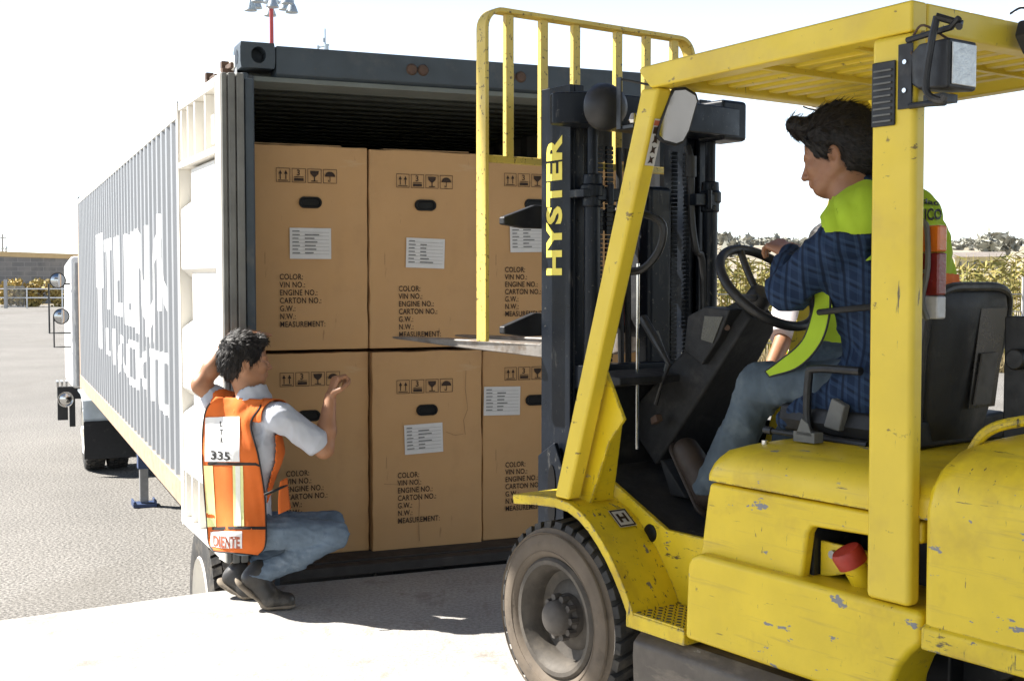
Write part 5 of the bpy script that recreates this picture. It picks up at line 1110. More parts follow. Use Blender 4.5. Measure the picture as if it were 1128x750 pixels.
def strands(net, m, parent, flow, n=1500, L=.03, wd=.0026, lift=.10, seed=1, zmin=None):
    """short flat locks lying along the hair"""
    r = np.random.default_rng(seed); P, Fq = net; a = P[Fq[:, 1]] - P[Fq[:, 0]]; b = P[Fq[:, 2]] - P[Fq[:, 0]]; N = np.cross(a, b); ar = np.linalg.norm(N, axis=1); N /= ar[:, None] + 1e-9
    idx = r.choice(len(Fq), n, p=ar / ar.sum()); C_ = P[Fq[idx]].mean(1); V = []; Fc = []
    for c, nn in zip(C_, N[idx]):
        f_ = n3(A3(flow(c)) + r.normal(size=3) * .22); f_ = f_ - nn * (f_ @ nn); l = np.linalg.norm(f_)
        if l < .15: continue
        f_ /= l; s_ = np.cross(nn, f_); LL = L * r.uniform(.6, 1.3); k = len(V); ww = wd * r.uniform(.6, 1.3); bend = r.normal() * .15
        p0 = c - nn * .001; p1 = c + f_ * LL * .5 + nn * LL * lift + s_ * bend * LL * .3; p2 = c + f_ * LL + nn * LL * lift * .9 + s_ * bend * LL
        V += [p0 - s_ * ww, p0 + s_ * ww, p1 - s_ * ww * .8, p1 + s_ * ww * .8, p2 - s_ * ww * .15, p2 + s_ * ww * .15]; Fc += [(k, k + 1, k + 3, k + 2), (k + 2, k + 3, k + 5, k + 4)]
    b_ = Vector(PB[0]); return pydata('hair_strands', [Vector(v) - b_ for v in V], Fc, m, parent, 60)
def person(label, base, group=None):
    PB[0] = list(base); return empty('person', label, 'person', base, 0, group)
def skinmat(name, c):
    m = mat(name, c, .5, 0, .10, 16, .05, 200, wear=[((c[0] * .8, c[1] * .65, c[2] * .55), 9, .58, .8, None)])
    b = m.node_tree.nodes['Principled BSDF']; b.inputs['Subsurface Weight'].default_value = .08; b.inputs['Subsurface Radius'].default_value = (.02, .008, .004); return m
def hairmat(name, c, rough=.55):
    m, t, b = nodemat(name); v = _noise(t, 140, 3, .6, (1, 1, .22)); col = _ramp(t, v, .35, .7, (c[0] * .5, c[1] * .5, c[2] * .5, 1), (c[0] * 2.2, c[1] * 2.1, c[2] * 2, 1)); t.links.new(col, b.inputs['Base Color']); b.inputs['Roughness'].default_value = rough; b.inputs['Specular IOR Level'].default_value = .3
    bp = t.nodes.new('ShaderNodeBump'); bp.inputs['Strength'].default_value = .4; bp.inputs['Distance'].default_value = .005; t.links.new(v, bp.inputs['Height']); t.links.new(bp.outputs[0], b.inputs['Normal']); return m
def clothmat(name, c, var=.12, weave=420, wear=(), vs=9):
    return mat(name, c, .85, 0, var, vs, .12, weave, wear=wear, spec=.25)
M['skin'] = skinmat('tanned skin', (.34, .165, .085)); M['skin2'] = skinmat('warm brown skin', (.30, .14, .072))
M['hairb'] = hairmat('black hair', (.010, .008, .007)); M['shirt'] = clothmat('pale blue grey shirt cloth', (.46, .48, .53), .06)
M['jeans'] = clothmat('faded blue denim', (.135, .18, .235), .28, 300, [((.26, .31, .36), 5, .52, .72, None), ((.08, .105, .15), 26, .60, .78, (1, 1, .4))])
M['jeans2'] = clothmat('grey blue denim', (.075, .10, .125), .25, 300, [((.13, .16, .18), 6, .54, .74, None)])
M['orange'] = clothmat('orange vest mesh cloth', (.66, .15, .03), .08, 500); M['lime'] = clothmat('lime vest cloth', (.34, .48, .03), .07, 500)
M['piping'] = mat('black piping', (.012, .012, .012), .7); M['reflect'] = mat('pale yellow reflective tape', (.78, .82, .36), .35, 0, .08, 40)
M['reflect_w'] = mat('white reflective tape', (.80, .80, .74), .35, 0, .05, 40); M['patch'] = mat('white vest patch', (.78, .77, .75), .5, 0, .05, 20)
M['shoe'] = mat('dusty black leather', (.030, .027, .024), .45, 0, .35, 14, .1, 90, wear=[((.12, .105, .085), 10, .55, .75, None)]); M['sole'] = mat('dusty brown sole', (.20, .165, .125), .85, 0, .25, 20, .1, 90)
M['boot'] = mat('brown boot leather', (.028, .017, .011), .6, 0, .3, 14, .08, 90); M['pink'] = clothmat('pinkish white shirt cloth', (.62, .55, .55), .06)
# plaid of the driver's overshirt
def plaid():
    m, t, b = nodemat('dark blue plaid cloth'); tc = t.nodes.new('ShaderNodeTexCoord'); col = (.013, .024, .055, 1)
    col = (.012, .024, .056, 1)
    def band(rot, freq, lo, hi, c, prev, top=.6):
        mp = t.nodes.new('ShaderNodeMapping'); mp.inputs['Rotation'].default_value = rot; wv = t.nodes.new('ShaderNodeTexWave'); wv.wave_type = 'BANDS'; wv.bands_direction = 'X'; wv.inputs['Scale'].default_value = freq; wv.inputs['Distortion'].default_value = 1.2; wv.inputs['Detail'].default_value = 2; wv.inputs['Detail Scale'].default_value = .6
        t.links.new(tc.outputs['Object'], mp.inputs[0]); t.links.new(mp.outputs[0], wv.inputs[0]); return _mix(t, _ramp(t, wv.outputs[1], lo, hi, (0, 0, 0, 1), (top,) * 3 + (1,)), prev, (*c, 1))
    for rot in ((0, R(75), R(20)), (0, 0, R(30))):
        col = band(rot, 5.6, .35, .65, (.030, .058, .118), col, .42); col = band(rot, 5.6, .90, .98, (.006, .010, .024), col, .8); col = band(rot, 11.2, .93, .99, (.05, .085, .15), col, .2)
    t.links.new(col, b.inputs['Base Color']); b.inputs['Roughness'].default_value = .85; b.inputs['Specular IOR Level'].default_value = .2
    bp = t.nodes.new('ShaderNodeBump'); bp.inputs['Strength'].default_value = .12; bp.inputs['Distance'].default_value = .01; t.links.new(_noise(t, 420, 3), bp.inputs['Height']); t.links.new(bp.outputs[0], b.inputs['Normal']); return m
M['plaid'] = plaid()
def pt(px, py, Y): v = at(px, py, Y); return np.array((v.x, v.y, v.z))
def skin_region(name, src, m, parent, test, off=.008, thick=.004):
    """garment piece: the part of another garment's surface that passes the test, lifted off it"""
    P, Fq = src; keep = np.array([test(p) for p in P]); N = np.zeros_like(P); a = P[Fq[:, 1]] - P[Fq[:, 0]]; b = P[Fq[:, 2]] - P[Fq[:, 0]]; nn = np.cross(a, b)
    for k in range(4): np.add.at(N, Fq[:, k], nn)
    N /= np.linalg.norm(N, axis=1)[:, None] + 1e-9
    for _ in range(3):
        S = np.zeros_like(P); C_ = np.zeros(len(P))
        for k in range(4): np.add.at(S, Fq[:, k], P[Fq[:, (k + 1) % 4]] + P[Fq[:, k - 1]]); np.add.at(C_, Fq[:, k], 2)
        P = P * .5 + .5 * S / np.maximum(C_, 1)[:, None]
    global LASTNET; F2 = Fq[keep[Fq].all(1)]; LASTNET = (P + N * (off + thick), F2); u, inv = np.unique(F2, return_inverse=True); o = netobj(name, P[u] + N[u] * off, inv.reshape(-1, 4), m, parent, 2)
    md = o.modifiers.new('thickness', 'SOLIDIFY'); md.thickness = thick; md.offset = 1; return o
def sheet(rows, nu=22, nv=30):                           # smooth grid through rows of control points
    G = []
    for r in rows: G.append([np.array(p) for p in catmull([Vector(p) for p in r], max(1, nu // (len(r) - 1)))])
    cols = []
    for j in range(len(G[0])): cols.append(catmull([Vector(G[i][j]) for i in range(len(G))], max(1, nv // (len(G) - 1))))
    V = [p for c in zip(*cols) for p in c]; nc = len(cols); nr = len(cols[0])
    return V, [(i * nc + j, i * nc + j + 1, (i + 1) * nc + j + 1, (i + 1) * nc + j) for i in range(nr - 1) for j in range(nc - 1)], nc, nr
def sheetobj(name, V, Fc, m, parent, th=.004):
    b = Vector(PB[0]); o = pydata(name, [Vector(v) - b for v in V], Fc, m, parent, 60); md = o.modifiers.new('thickness', 'SOLIDIFY'); md.thickness = th; md.offset = 0; return o

# ------------------------------------------------------------------ crouching worker
base = pt(285, 672, 5.62); base[2] = 0
wk = person('crouching worker in orange vest and faded jeans with both hands raised beside the cartons', base)
Yb = 5.64
FWD = n3((.70, .71, 0)); RGT = n3((.71, -.70, 0))         # torso facing and its right
hipc = pt(270, 584, 5.68); chest = pt(274, 492, 5.64); neckb = pt(279, 440, 5.62)
shR = pt(310, 460, 5.50); shL = pt(249, 450, 5.72)
elR = pt(357, 494, 5.60); wrR = pt(364, 437, 5.66)
elL = pt(221, 424, 5.68); wrL = pt(256, 372, 5.72)
hipR = pt(271, 587, 5.60); hipL = pt(258, 583, 5.80); knR = pt(372, 590, 5.66); knL = pt(366, 578, 5.92)
anR = pt(283, 633, 5.62); anL = pt(262, 632, 5.83)
hc = pt(270, 394, 5.63); hfw = n3((.93, .36, .02)); hup = n3((-.05, .0, 1))
lo = np.minimum.reduce([hipc, elL, anL, anR, shL]) - .30; hi = np.maximum.reduce([knR, knL, wrL, wrR]) + .25; lo[2] = -.02; hi[2] = 1.42
def limb(f, a, b, r0, r1, k=.03): f.cone(a, b, r0, r1, k)
f = Field(lo, hi, .0048)
head(f, hc, hfw, hup, 1.0); f.cone(hc + A3((-.02, -.01, -.06)), neckb + A3((0, 0, -.02)), .056, .060, .02)
f.cone(shL, shR, .058, None, .05); f.cone(chest + A3((0, 0, .06)), chest - A3((0, 0, .10)), .10, .09, .05); f.cone(chest - A3((0, 0, .1)), hipc, .09, .10, .05)
for h_, k_, a_ in ((hipR, knR, anR), (hipL, knL, anL)): f.cone(h_, k_, .066, .036, .02); f.cone(k_, a_, .034, .030, .01); f.cone(a_, a_ + A3((.02, 0, -.02)), .034, .03, .02)
f.cone(shR, elR, .046, .043, .03); f.cone(elR, elR + (wrR - elR) * .35, .043, .046, .02); f.cone(elR + (wrR - elR) * .35, wrR, .046, .029, .02, (FWD, 1.1))
f.cone(shL, elL, .046, .040, .03); f.cone(elL, elL + (wrL - elL) * .35, .041, .041, .02); f.cone(elL + (wrL - elL) * .35, wrL, .041, .027, .02)
hand(f, wrR, (.30, .15, 1), (-.75, -.45, .35), (.4, -.8, .2), (1.05, 1.15, 1.2, 1.25), .9, 1.04)
hand(f, wrL, (.95, .2, .22), (-.15, -.3, .9), (.2, -.9, -.1), (.15, .2, .3, .4), .3, 1.05)
body = f.build('body', M['skin'], wk, 1)
f = Field(hc - .19, hc + .19, .0042); hair(f, hc, hfw, hup, 1.0, 0, 11, .003); hnet = f.mesh(); hr_ = netobj('hair', *hnet, M['hairb'], wk, 1)
strands(hnet, M['hairb'], hr_, lambda c: hfw * (.9 if (c - hc) @ hup > .05 else -.4) - hup * (.15 if (c - hc) @ hup > .05 else 1.0), 2600, .026, .0022, .22, 3)
# shirt
f = Field(lo, hi, .0055)
f.cone(shL + RGT * .02, shR - RGT * .02, .074, None, .06); f.cone(chest + RGT * .05, chest - RGT * .05, .125, None, .06, (FWD, 1.08)); f.cone(chest - A3((0, 0, .02)), hipc + A3((0, 0, .06)), .138, .128, .06, (FWD, 1.15))
f.cone(hipc + A3((0, 0, .06)), hipc + A3((.01, 0, .0)), .128, .125, .05, (FWD, 1.1))
f.cone(neckb, neckb + A3((.0, 0, .015)), .068, .064, .03)
slR = shR + (elR - shR) * .74; slL = shL + (elL - shL) * .45
f.cone(shR, slR, .066, .074, .035); f.cone(shL, slL, .066, .072, .035)
f.cut(hipc + A3((0, 0, .015)), (.1, 0, -1)); f.wrinkle(.008, 22, 4, (1, 1, .7), True); f.wrinkle(.003, 70, 14, (1, 1, .6), True)
f.ell(slR + n3(elR - shR) * .085, (n3(elR - shR), RGT, A3((0, 0, 1))), (.05, .062, .062), .004, 'sub')
shirt_net = f.mesh(); sh_ = netobj('shirt', *shirt_net, M['shirt'], wk, 2)
f = Field(neckb - .14, neckb + .14, .0042); up_ = n3(hc - neckb)
f.cone(neckb + up_ * .006, neckb + up_ * .030, .083, .074, 0); f.cone(neckb + up_ * .0, neckb + up_ * .034, .070, .062, 0) if False else None
f.wrinkle(.003, 60, 8); f.ell(neckb + up_ * .07, (FWD, RGT, A3((0, 0, 1))), (.068, .066, .10), .004, 'sub'); f.build('collar', M['shirt'], sh_, 1)
# jeans
f = Field(lo, hi, .0055)
f.cone(hipR, hipL, .105, None, .04); f.cone(hipc + A3((.02, 0, .08)), hipc, .108, .108, .04); f.cone(hipR, knR + A3((0, 0, .012)), .090, .062, .04); f.cone(hipL, knL + A3((0, 0, .012)), .092, .064, .04)
f.cone(knR - A3((0, 0, .006)), anR + (knR - anR) * .5 - A3((0, 0, .012)), .058, .060, .010); f.cone(anR + (knR - anR) * .5 - A3((0, 0, .012)), anR + A3((-.005, 0, .0)), .060, .060, .012)
f.cone(knL, anL + (knL - anL) * .5, .058, .058, .010); f.cone(anL + (knL - anL) * .5, anL, .058, .060, .012)
f.wrinkle(.006, 24, 21, (.5, .7, 1.8), True); f.wrinkle(.004, 60, 22, (.35, .6, 1.7), True); f.cut(hipc + A3((0, 0, .10)), (-.1, 0, 1))
f.cut(anR + A3((-.02, 0, -.018)), n3(A3((-.55, 0, -.8)))); jeans_net = f.mesh(); je = netobj('jeans', *jeans_net, M['jeans'], wk, 2)
# shoes: heel raised, weight on the ball of the foot
def shoe(an, toe_px, Y, d):
    ball = pt(*toe_px, Y); ball[2] = .040; d = n3(d); heel = an + A3((-.045, -.005, -.020)); toe = ball + d * .075; toe[2] = .036
    f = Field(np.minimum.reduce([heel, an, ball, toe]) - .1, np.maximum.reduce([heel, an, ball, toe]) + .1, .0045)
    f.cone(an + A3((.012, 0, .025)), an, .046, .046, .02); f.cone(an, heel + A3((.015, 0, .0)), .044, .040, .02); f.cone(heel + A3((.02, 0, .004)), ball, .042, .046, .02); f.cone(an, ball + A3((0, 0, .02)), .046, .036, .03); f.cone(ball, toe, .046, .038, .02); f.cut((0, 0, .018), (0, 0, -1)); f.wrinkle(.0015, 70, 2)
    s_ = f.build('shoe', M['shoe'], wk, 1)
    f = Field(np.minimum.reduce([heel, ball, toe]) - .1, np.maximum.reduce([heel, ball, toe]) + .1, .0045); ax_ = n3(ball - heel); nn_ = n3(np.cross(np.cross(ax_, (0, 0, 1)), ax_)); dn = -nn_
    f.cone(heel + dn * .030, heel + ax_ * .05 + dn * .032, .044, .042, .01, (nn_, 2.6)); f.cone(heel + dn * .026, ball + dn * .024, .043, .047, .01, (nn_, 3.2)); f.cone(ball + A3((0, 0, -.024)), toe + A3((0, 0, -.022)), .048, .041, .01, (A3((0, 0, 1)), 3.2)); f.cut((0, 0, .001), (0, 0, -1))
    f.build('sole', M['sole'], s_, 1)
shoe(anR, (298, 668), 5.61, (.97, .1, 0)); shoe(anL, (272, 662), 5.80, (.97, .1, 0))
# orange vest: hanging back panel, shoulder yoke and a bit of the front panel
def vrow(y, xl, xr, sag, z0=0, Yl=5.66, Yr=5.38, dY=-.08):
    out = []
    for k in range(9):
        f_ = k / 8; Yc = dY + Yl + (Yr - Yl) * f_ - sag * math.sin(math.pi * f_); Yc += .012 * math.sin(9 * f_ + y * .05) + .009 * math.sin(17 * f_ - y * .09); out.append(pt(xl + (xr - xl) * f_, y + z0 * f_, Yc))
    return out
rows = [vrow(437, 238, 291, .012, 3, 5.68, 5.50), vrow(449, 228, 285, .015, 2, 5.70, 5.48), vrow(468, 224, 276, .03, 0, 5.68, 5.42), vrow(500, 223, 284, .04, 0, 5.66, 5.38), vrow(540, 225, 291, .045, 2, 5.65, 5.37), vrow(575, 228, 293, .05, 2, 5.65, 5.36), vrow(598, 230, 292, .05, 3, 5.64, 5.36), vrow(607, 236, 284, .045, 4, 5.62, 5.39)]
VV, VF, nc, nr = sheet(rows, 24, 36)
camp = Vector((0, 0, CAM_H)); bvs = [BVHTree.FromPolygons([tuple(p) for p in nt_[0]], [tuple(int(i) for i in q) for q in nt_[1]]) for nt_ in (shirt_net, jeans_net)]
T = np.full(len(VV), np.nan); T0 = np.array([(Vector(v) - camp).length for v in VV]); DIR = [(Vector(v) - camp).normalized() for v in VV]
for i_, dv in enumerate(DIR):
    hs = [h[3] for h in (b_.ray_cast(camp, dv) for b_ in bvs) if h[0] is not None]
    if hs: T[i_] = min(hs) - .022
T = T.reshape(nr, nc); row_ok = ~np.isnan(T)
for i_ in range(nr):
    okc = np.where(row_ok[i_])[0]
    if len(okc) == 0: T[i_] = T[i_ - 1]; continue
    for j_ in range(nc):
        if not row_ok[i_, j_]: k_ = okc[np.argmin(abs(okc - j_))]; T[i_, j_] = T[i_, k_] + .012 * abs(k_ - j_) * (1 if j_ < k_ else .6)
Tb = T.copy()
for _ in range(26):
    Q = np.pad(T, 1, mode='edge'); T = .5 * T + .125 * (Q[:-2, 1:-1] + Q[2:, 1:-1] + Q[1:-1, :-2] + Q[1:-1, 2:]); T = np.minimum(T, Tb + .004)
jj, ii = np.meshgrid(np.linspace(0, 1, nc), np.linspace(0, 1, nr))
T = T - .004 * np.abs(np.sin(5 * jj + 9 * ii + 2 * np.sin(4 * ii))) - .004 * np.abs(np.sin(11 * jj - 6 * ii + 1.5 * np.sin(7 * jj))) - .003 * np.sin(14 * ii + 3 * jj)
VV = [camp + dv * float(t_) for dv, t_ in zip(DIR, T.ravel())]
vest = sheetobj('vest', VV, VF, M['orange'], wk, .005)
def yoke(p):
    q = p - shirt_center; s_ = q @ RGT; fz = q @ FWD
    if p[2] < neckb[2] - .09: return False
    if np.linalg.norm(p - neckb) < .092: return False
    if s_ > .150 or s_ < -.16: return False
    return True
shirt_center = (shL + shR) / 2
skin_region('vest_yoke', shirt_net, M['orange'], vest, lambda p: yoke(p), .010, .004)
def front(p):
    q = p - shirt_center; return q @ FWD > .02 and .045 < q @ RGT < .16 and hipc[2] + .06 < p[2] < neckb[2] - .06 and np.linalg.norm(np.cross(p - shR, n3(elR - shR))) > .085
skin_region('vest_front', shirt_net, M['orange'], vest, front, .016, .004)
bb = Vector(base)
def on_vest(i0, j0): return Vector(VV[i0 * nc + j0])
edge = [Vector(VV[i * nc + nc - 1]) for i in range(3, nr)] + [Vector(VV[(nr - 1) * nc + j]) for j in range(nc - 2, -1, -1)] + [Vector(VV[i * nc]) for i in range(nr - 2, 2, -1)]
mb = MB(); mb.tube([p - bb for p in edge], .0042, 8); mb.build('vest_piping', M['piping'], vest)
bvh = BVHTree.FromPolygons([tuple(v) for v in VV], VF)
def drape(pl, off=.006):                                 # project a flat plate in the image direction onto the vest back
    out = []
    for v in pl.V:
        d = (v - Vector((0, 0, CAM_H))).normalized(); h, n_, i_, dist = bvh.ray_cast(v - d * .6, d)
        if h is None: h, n_, i_, dist = bvh.find_nearest(v)
        out.append(h - n_ * (off if n_.dot(d) > 0 else -off) - bb)
    return out
def vquad(x0, y0, x1, y1, n=8, sk=0):                    # grid of points on the vest between image columns/rows
    P_ = []; 
    for i in range(n + 1):
        for j in range(n + 1): P_.append(Vector(pt(x0 + (x1 - x0) * j / n + sk * i / n, y0 + (y1 - y0) * i / n, 5.5)))
    return P_, [(i * (n + 1) + j, i * (n + 1) + j + 1, (i + 1) * (n + 1) + j + 1, (i + 1) * (n + 1) + j) for i in range(n) for j in range(n)]
def onvest(name, m, quads, off, th=.002):
    pl = Plate()
    for q in quads:
        V_, F_ = vquad(*q); n_ = len(pl.V); pl.V += V_; pl.F += [tuple(i + n_ for i in ff) for ff in F_]
    return pydata(name, drape(pl, off), pl.F, m, vest, 60)
for q_ in ((223, 509, 288, 512, 10), (228, 580, 292.5, 583, 10)): onvest('cross_piping', M['piping'], [q_], .0045)
onvest('reflective_stripe', M['reflect'], [(257, 512.5, 268, 579.5, 8, 1)], .0045); onvest('side_stripe', M['reflect'], [(225, 512.5, 235, 579.5, 8, 4)], .0045)
onvest('stripe_edge', M['reflect_w'], [(260, 512.5, 265, 579.5, 8, 1)], .0062)
p335 = onvest('number_patch', M['patch'], [(226.5, 459, 264.5, 508, 8)], .006); pdi = onvest('name_patch', M['patch'], [(233, 585, 267, 603, 8, 0)], .006)
def vtext(name, parent, body, x0, y1, wpx, hpx, m, rot=0):
    V_, F_ = text_verts(body, 1, bold=.03); mx = max(v.x for v in V_); my = max(v.y for v in V_); pl = Plate()
    pl.V = [Vector(pt(x0 + v.x / mx * wpx, y1 - v.y / my * hpx + v.x / mx * rot, 5.5)) for v in V_]; pl.F = F_; return pydata(name, drape(pl, .008), F_, m, parent)
vtext('number_print', p335, '335', 233, 505, 22, 9, M['piping'], 1.5); 
for i_, ch in enumerate('LTR'): vtext('letter_print', p335, ch, 243.5 + i_ * .3, 470 + i_ * 9, 3.4, 6, M['piping'])
vtext('name_print', pdi, 'DIENTE', 236, 601, 29, 12, M['dec_red'], 2)
mb = MB(); s0 = Vector(pt(291, 545, 5.41)); s1 = Vector(pt(303, 540, 5.44)); s2 = Vector(pt(316, 534, 5.58)); mb.tube([s0 - bb, s1 - bb, s2 - bb], .006, 8, sub=4); mb.build('vest_strap', M['piping'], vest)
# front panel corner hanging by the thigh
rows = [[pt(309, 530, 5.50), pt(316, 526, 5.58)], [pt(307, 548, 5.50), pt(318, 545, 5.58)], [pt(307, 566, 5.50), pt(320, 560, 5.58)]]
V_, F_, a__, b__ = sheet(rows, 6, 10); sheetobj('vest_front_corner', V_, F_, M['orange'], vest, .005)

# ------------------------------------------------------------------ driver (forklift coordinates a, b, z)
def fw3(a, b, z): v = aF * a + bF * b; return np.array((v.x, v.y, z))
def wb(px, py, b):
    r = ray(px, py); s_ = b / (r.x * bF.x + r.y * bF.y); return np.array((r.x * s_, r.y * s_, CAM_H + r.z * s_))
base = fw3(2.36, -3.2, 1.07); dr = person('forklift driver in lime vest, dark blue plaid shirt and jeans holding the steering wheel', base)
Af = np.array(aF); Bf = np.array(bF)
hipL = fw3(2.36, -3.10, 1.19); hipR = fw3(2.36, -3.30, 1.19); knL = wb(838, 424, -3.03); knR = fw3(2.80, -3.34, 1.22); anL = wb(784, 537, -3.02); anR = fw3(3.02, -3.36, .80)
chest = fw3(2.42, -3.18, 1.50); neckb = wb(940, 214, -3.13); shL = wb(948, 240, -3.0); shR = fw3(2.45, -3.36, 1.70)
elL = wb(868, 322, -2.93); wrL = wb(868, 277, -3.08); elR = fw3(2.70, -3.50, 1.46); wrR = fw3(2.92, -3.36, 1.52)
hc = wb(922, 166, -3.12); hfw = n3(Af * .90 + Bf * .36 - A3((0, 0, .26))); hup = n3(A3((0, 0, 1)) + Af * .28)
allp = [hipL, hipR, knL, knR, anL, anR, shL, shR, elL, elR, wrL, wrR, hc, fw3(2.2, -3.2, 1.5)]
lo = np.minimum.reduce(allp) - .2; hi = np.maximum.reduce(allp) + .22
f = Field(lo, hi, .0048)
head(f, hc, hfw, hup, 1.06); f.cone(hc - hup * .06 - hfw * .02, neckb, .058, .062, .02); f.cone(neckb, chest, .06, .10, .04)
f.cone(shL, shR, .05, None, .04); f.cone(chest, (hipL + hipR) / 2, .10, .10, .05)
for h_, k_, a_ in ((hipL, knL, anL), (hipR, knR, anR)): f.cone(h_, k_, .07, .05, .03); f.cone(k_, a_, .046, .036, .02); f.cone(a_, a_ + Af * .03, .034, .03, .02)
f.cone(shL, elL, .04, .036, .03); f.cone(elL, wrL, .036, .026, .02); f.cone(shR, elR, .04, .036, .03); f.cone(elR, wrR, .036, .026, .02)
hand(f, wrL, n3(Af * .8 + Bf * -.25 + A3((0, 0, .28))), n3(A3((0, 0, 1)) + Bf * .3), Bf * -1, (.30, .42, .55, .65), .6, 1.02)
hand(f, wrR, n3(Af * .8 + Bf * .2 + A3((0, 0, -.1))), (0, 0, 1), Bf, (.9, .95, 1, 1), .8)
f.build('body', M['skin2'], dr, 1)
f = Field(hc - .21, hc + .21, .0042); hair(f, hc + hup * .006 - hfw * .004, hfw, hup, 1.14, 1, 31, .003); hnet = f.mesh(); hr_ = netobj('hair', *hnet, M['hairb'], dr, 1)
strands(hnet, M['hairb'], hr_, lambda c: -hfw * (1.0 if (c - hc) @ hup > 0 else .8) - hup * (.1 if (c - hc) @ hup > .06 else .7), 3200, .036, .0018, .055, 4)
f = Field(lo, hi, .0055); hm = (hipL + hipR) / 2
f.cone(shL - Bf * .03, shR + Bf * .03, .080, None, .06); f.cone(chest + Bf * .07, chest - Bf * .07, .145, None, .06, (Af, 1.0)); f.cone(chest, hm + A3((0, 0, -.02)), .165, .185, .06, (Af, 1.12)); f.cone(hm + A3((0, 0, -.03)) + Bf * .06, hm + A3((0, 0, -.03)) - Bf * .06 + Af * .02, .15, None, .05)
f.cone(neckb - hup * .03, neckb + hup * .02 - Af * .01, .082, .070, .03); f.cone(chest - Af * .06 + A3((0, 0, .12)), chest - Af * .04 - A3((0, 0, .1)), .12, .13, .06)
f.cone(shL, elL, .086, .074, .045); f.cone(elL, elL + (wrL - elL) * .5, .070, .060, .03); f.cone(elL + (wrL - elL) * .5, wrL - n3(wrL - elL) * .015, .060, .046, .02); f.cone(shR, elR, .075, .065, .04); f.cone(elR, wrR, .060, .042, .03)
skt = wb(868, 462, -3.0); f.cone(hm + Bf * .10, skt, .13, .045, .06); f.cone(hm - Bf * .05 + Af * .1, hm + Af * .25 - Bf * .05, .13, .08, .06)
f.wrinkle(.011, 17, 41, (1, 1, .9), True); f.wrinkle(.005, 45, 42, (1, 1, .8), True); dshirt_net = f.mesh(); ds = netobj('overshirt', *dshirt_net, M['plaid'], dr, 2)
f = Field(lo, hi, .0055); f.cone(hipL, knL, .095, .078, .04); f.cone(hipR, knR, .095, .075, .04); f.cone(knL, anL, .080, .066, .04); f.cone(knR, anR, .075, .062, .04); f.cone(hipL, hipR, .12, None, .04); f.wrinkle(.009, 20, 51, (1, 1, 1.3), True); f.wrinkle(.004, 55, 52, (1, 1, 1.2), True); f.cut(anL - A3((0, 0, .02)), (0, 0, -1)); f.build('jeans', M['jeans2'], dr, 2)
def boot(an, toe, heel):
    f = Field(np.minimum.reduce([an, toe, heel]) - .1, np.maximum.reduce([an, toe, heel]) + .1, .005); f.cone(an, heel, .048, .044, .02); f.cone(heel, toe, .046, .044, .02); f.cone(an, toe, .046, .036, .03); f.wrinkle(.002, 60, 3); s_ = f.build('boot', M['boot'], dr, 1)
    ax_ = n3(toe - heel); nn_ = n3(np.cross(np.cross(ax_, an - heel), ax_)); dn = -nn_; f = Field(np.minimum(toe, heel) - .12, np.maximum(toe, heel) + .12, .005); f.cone(heel + dn * .036 - ax_ * .02, toe + dn * .034 + ax_ * .015, .050, .047, .01, (nn_, 3.4)); f.build('sole', M['sole'] if False else M['boot'], s_, 1)
boot(anL, wb(757, 497, -3.03), wb(780, 545, -3.02)); boot(anR, fw3(3.18, -3.36, .80), fw3(3.02, -3.36, .74))
def tloc(p): q = p - (shL + shR) / 2; return q @ Af, q @ Bf, p[2]
def adist(p, a, b): d = b - a; t_ = np.clip((p - a) @ d / (d @ d), 0, 1); return np.linalg.norm(p - a - d * t_)
def limevest(p):
    a_, b_, z = tloc(p)
    if (np.linalg.norm(p - neckb) < .082 and (p - neckb) @ hup > -.012) or z < 1.24: return False
    if z > neckb[2] - .125 and (p - shL) @ n3(elL - shL) < .075 and (p - shR) @ n3(elR - shR) < .075: return abs(b_) < .32 and -.2 < a_ < .13 - (neckb[2] - z) * .4
    if adist(p, elL, wrL) < .11 or adist(p, elR, wrR) < .11 or (p - shL) @ n3(elL - shL) > .075 and b_ > .05: return False
    if z > neckb[2] - .125: return abs(b_) < .32 and -.2 < a_ < .13 - (neckb[2] - z) * .4
    if adist(p, shL + (elL - shL) * .35, elL) < .1 or adist(p, shR + (elR - shR) * .35, elR) < .1: return False
    if a_ < -.03: return abs(b_) < .19
    return a_ > .03 and .03 < abs(b_) < .15 and 1.36 < z < 1.56
lv = skin_region('vest', dshirt_net, M['lime'], dr, limevest, .018, .004); limenet = LASTNET
def orangeband(p):
    a_, b_, z = tloc(p); return limevest(p) and a_ < -.03 and 1.44 < z < 1.52 and b_ < .19
skin_region('orange_band', dshirt_net, M['orange'], lv, orangeband, .024, .003)
rows = [[wb(897, 318, -3.00), wb(914, 312, -2.99)], [wb(896, 340, -2.985), wb(914, 345, -2.985)], [wb(884, 375, -2.98), wb(904, 378, -2.98)], [wb(858, 398, -2.98), wb(880, 404, -2.98)], [wb(843, 409, -2.98), wb(848, 415, -2.98)]]
V_, F_, nc2, nr2 = sheet(rows, 8, 28); fs = sheetobj('vest_front_panel', V_, F_, M['lime'], lv, .004); b0 = Vector(base)
mb = MB(); mb.tube([Vector(V_[i * nc2]) - b0 for i in range(nr2)] + [Vector(V_[(nr2 - 1) * nc2 + nc2 - 1]) - b0] + [Vector(V_[i * nc2 + nc2 - 1]) - b0 for i in range(nr2 - 2, -1, -1)], .0035, 6); mb.build('vest_piping', M['piping'], lv)
mb = MB(); mb.tube([Vector(wb(x, y, b_)) - b0 for x, y, b_ in ((902, 344, -2.96), (930, 341, -2.93), (962, 338, -2.95), (985, 336, -2.99))], .0095, 8, sub=4); mb.build('vest_strap', M['piping'], lv)
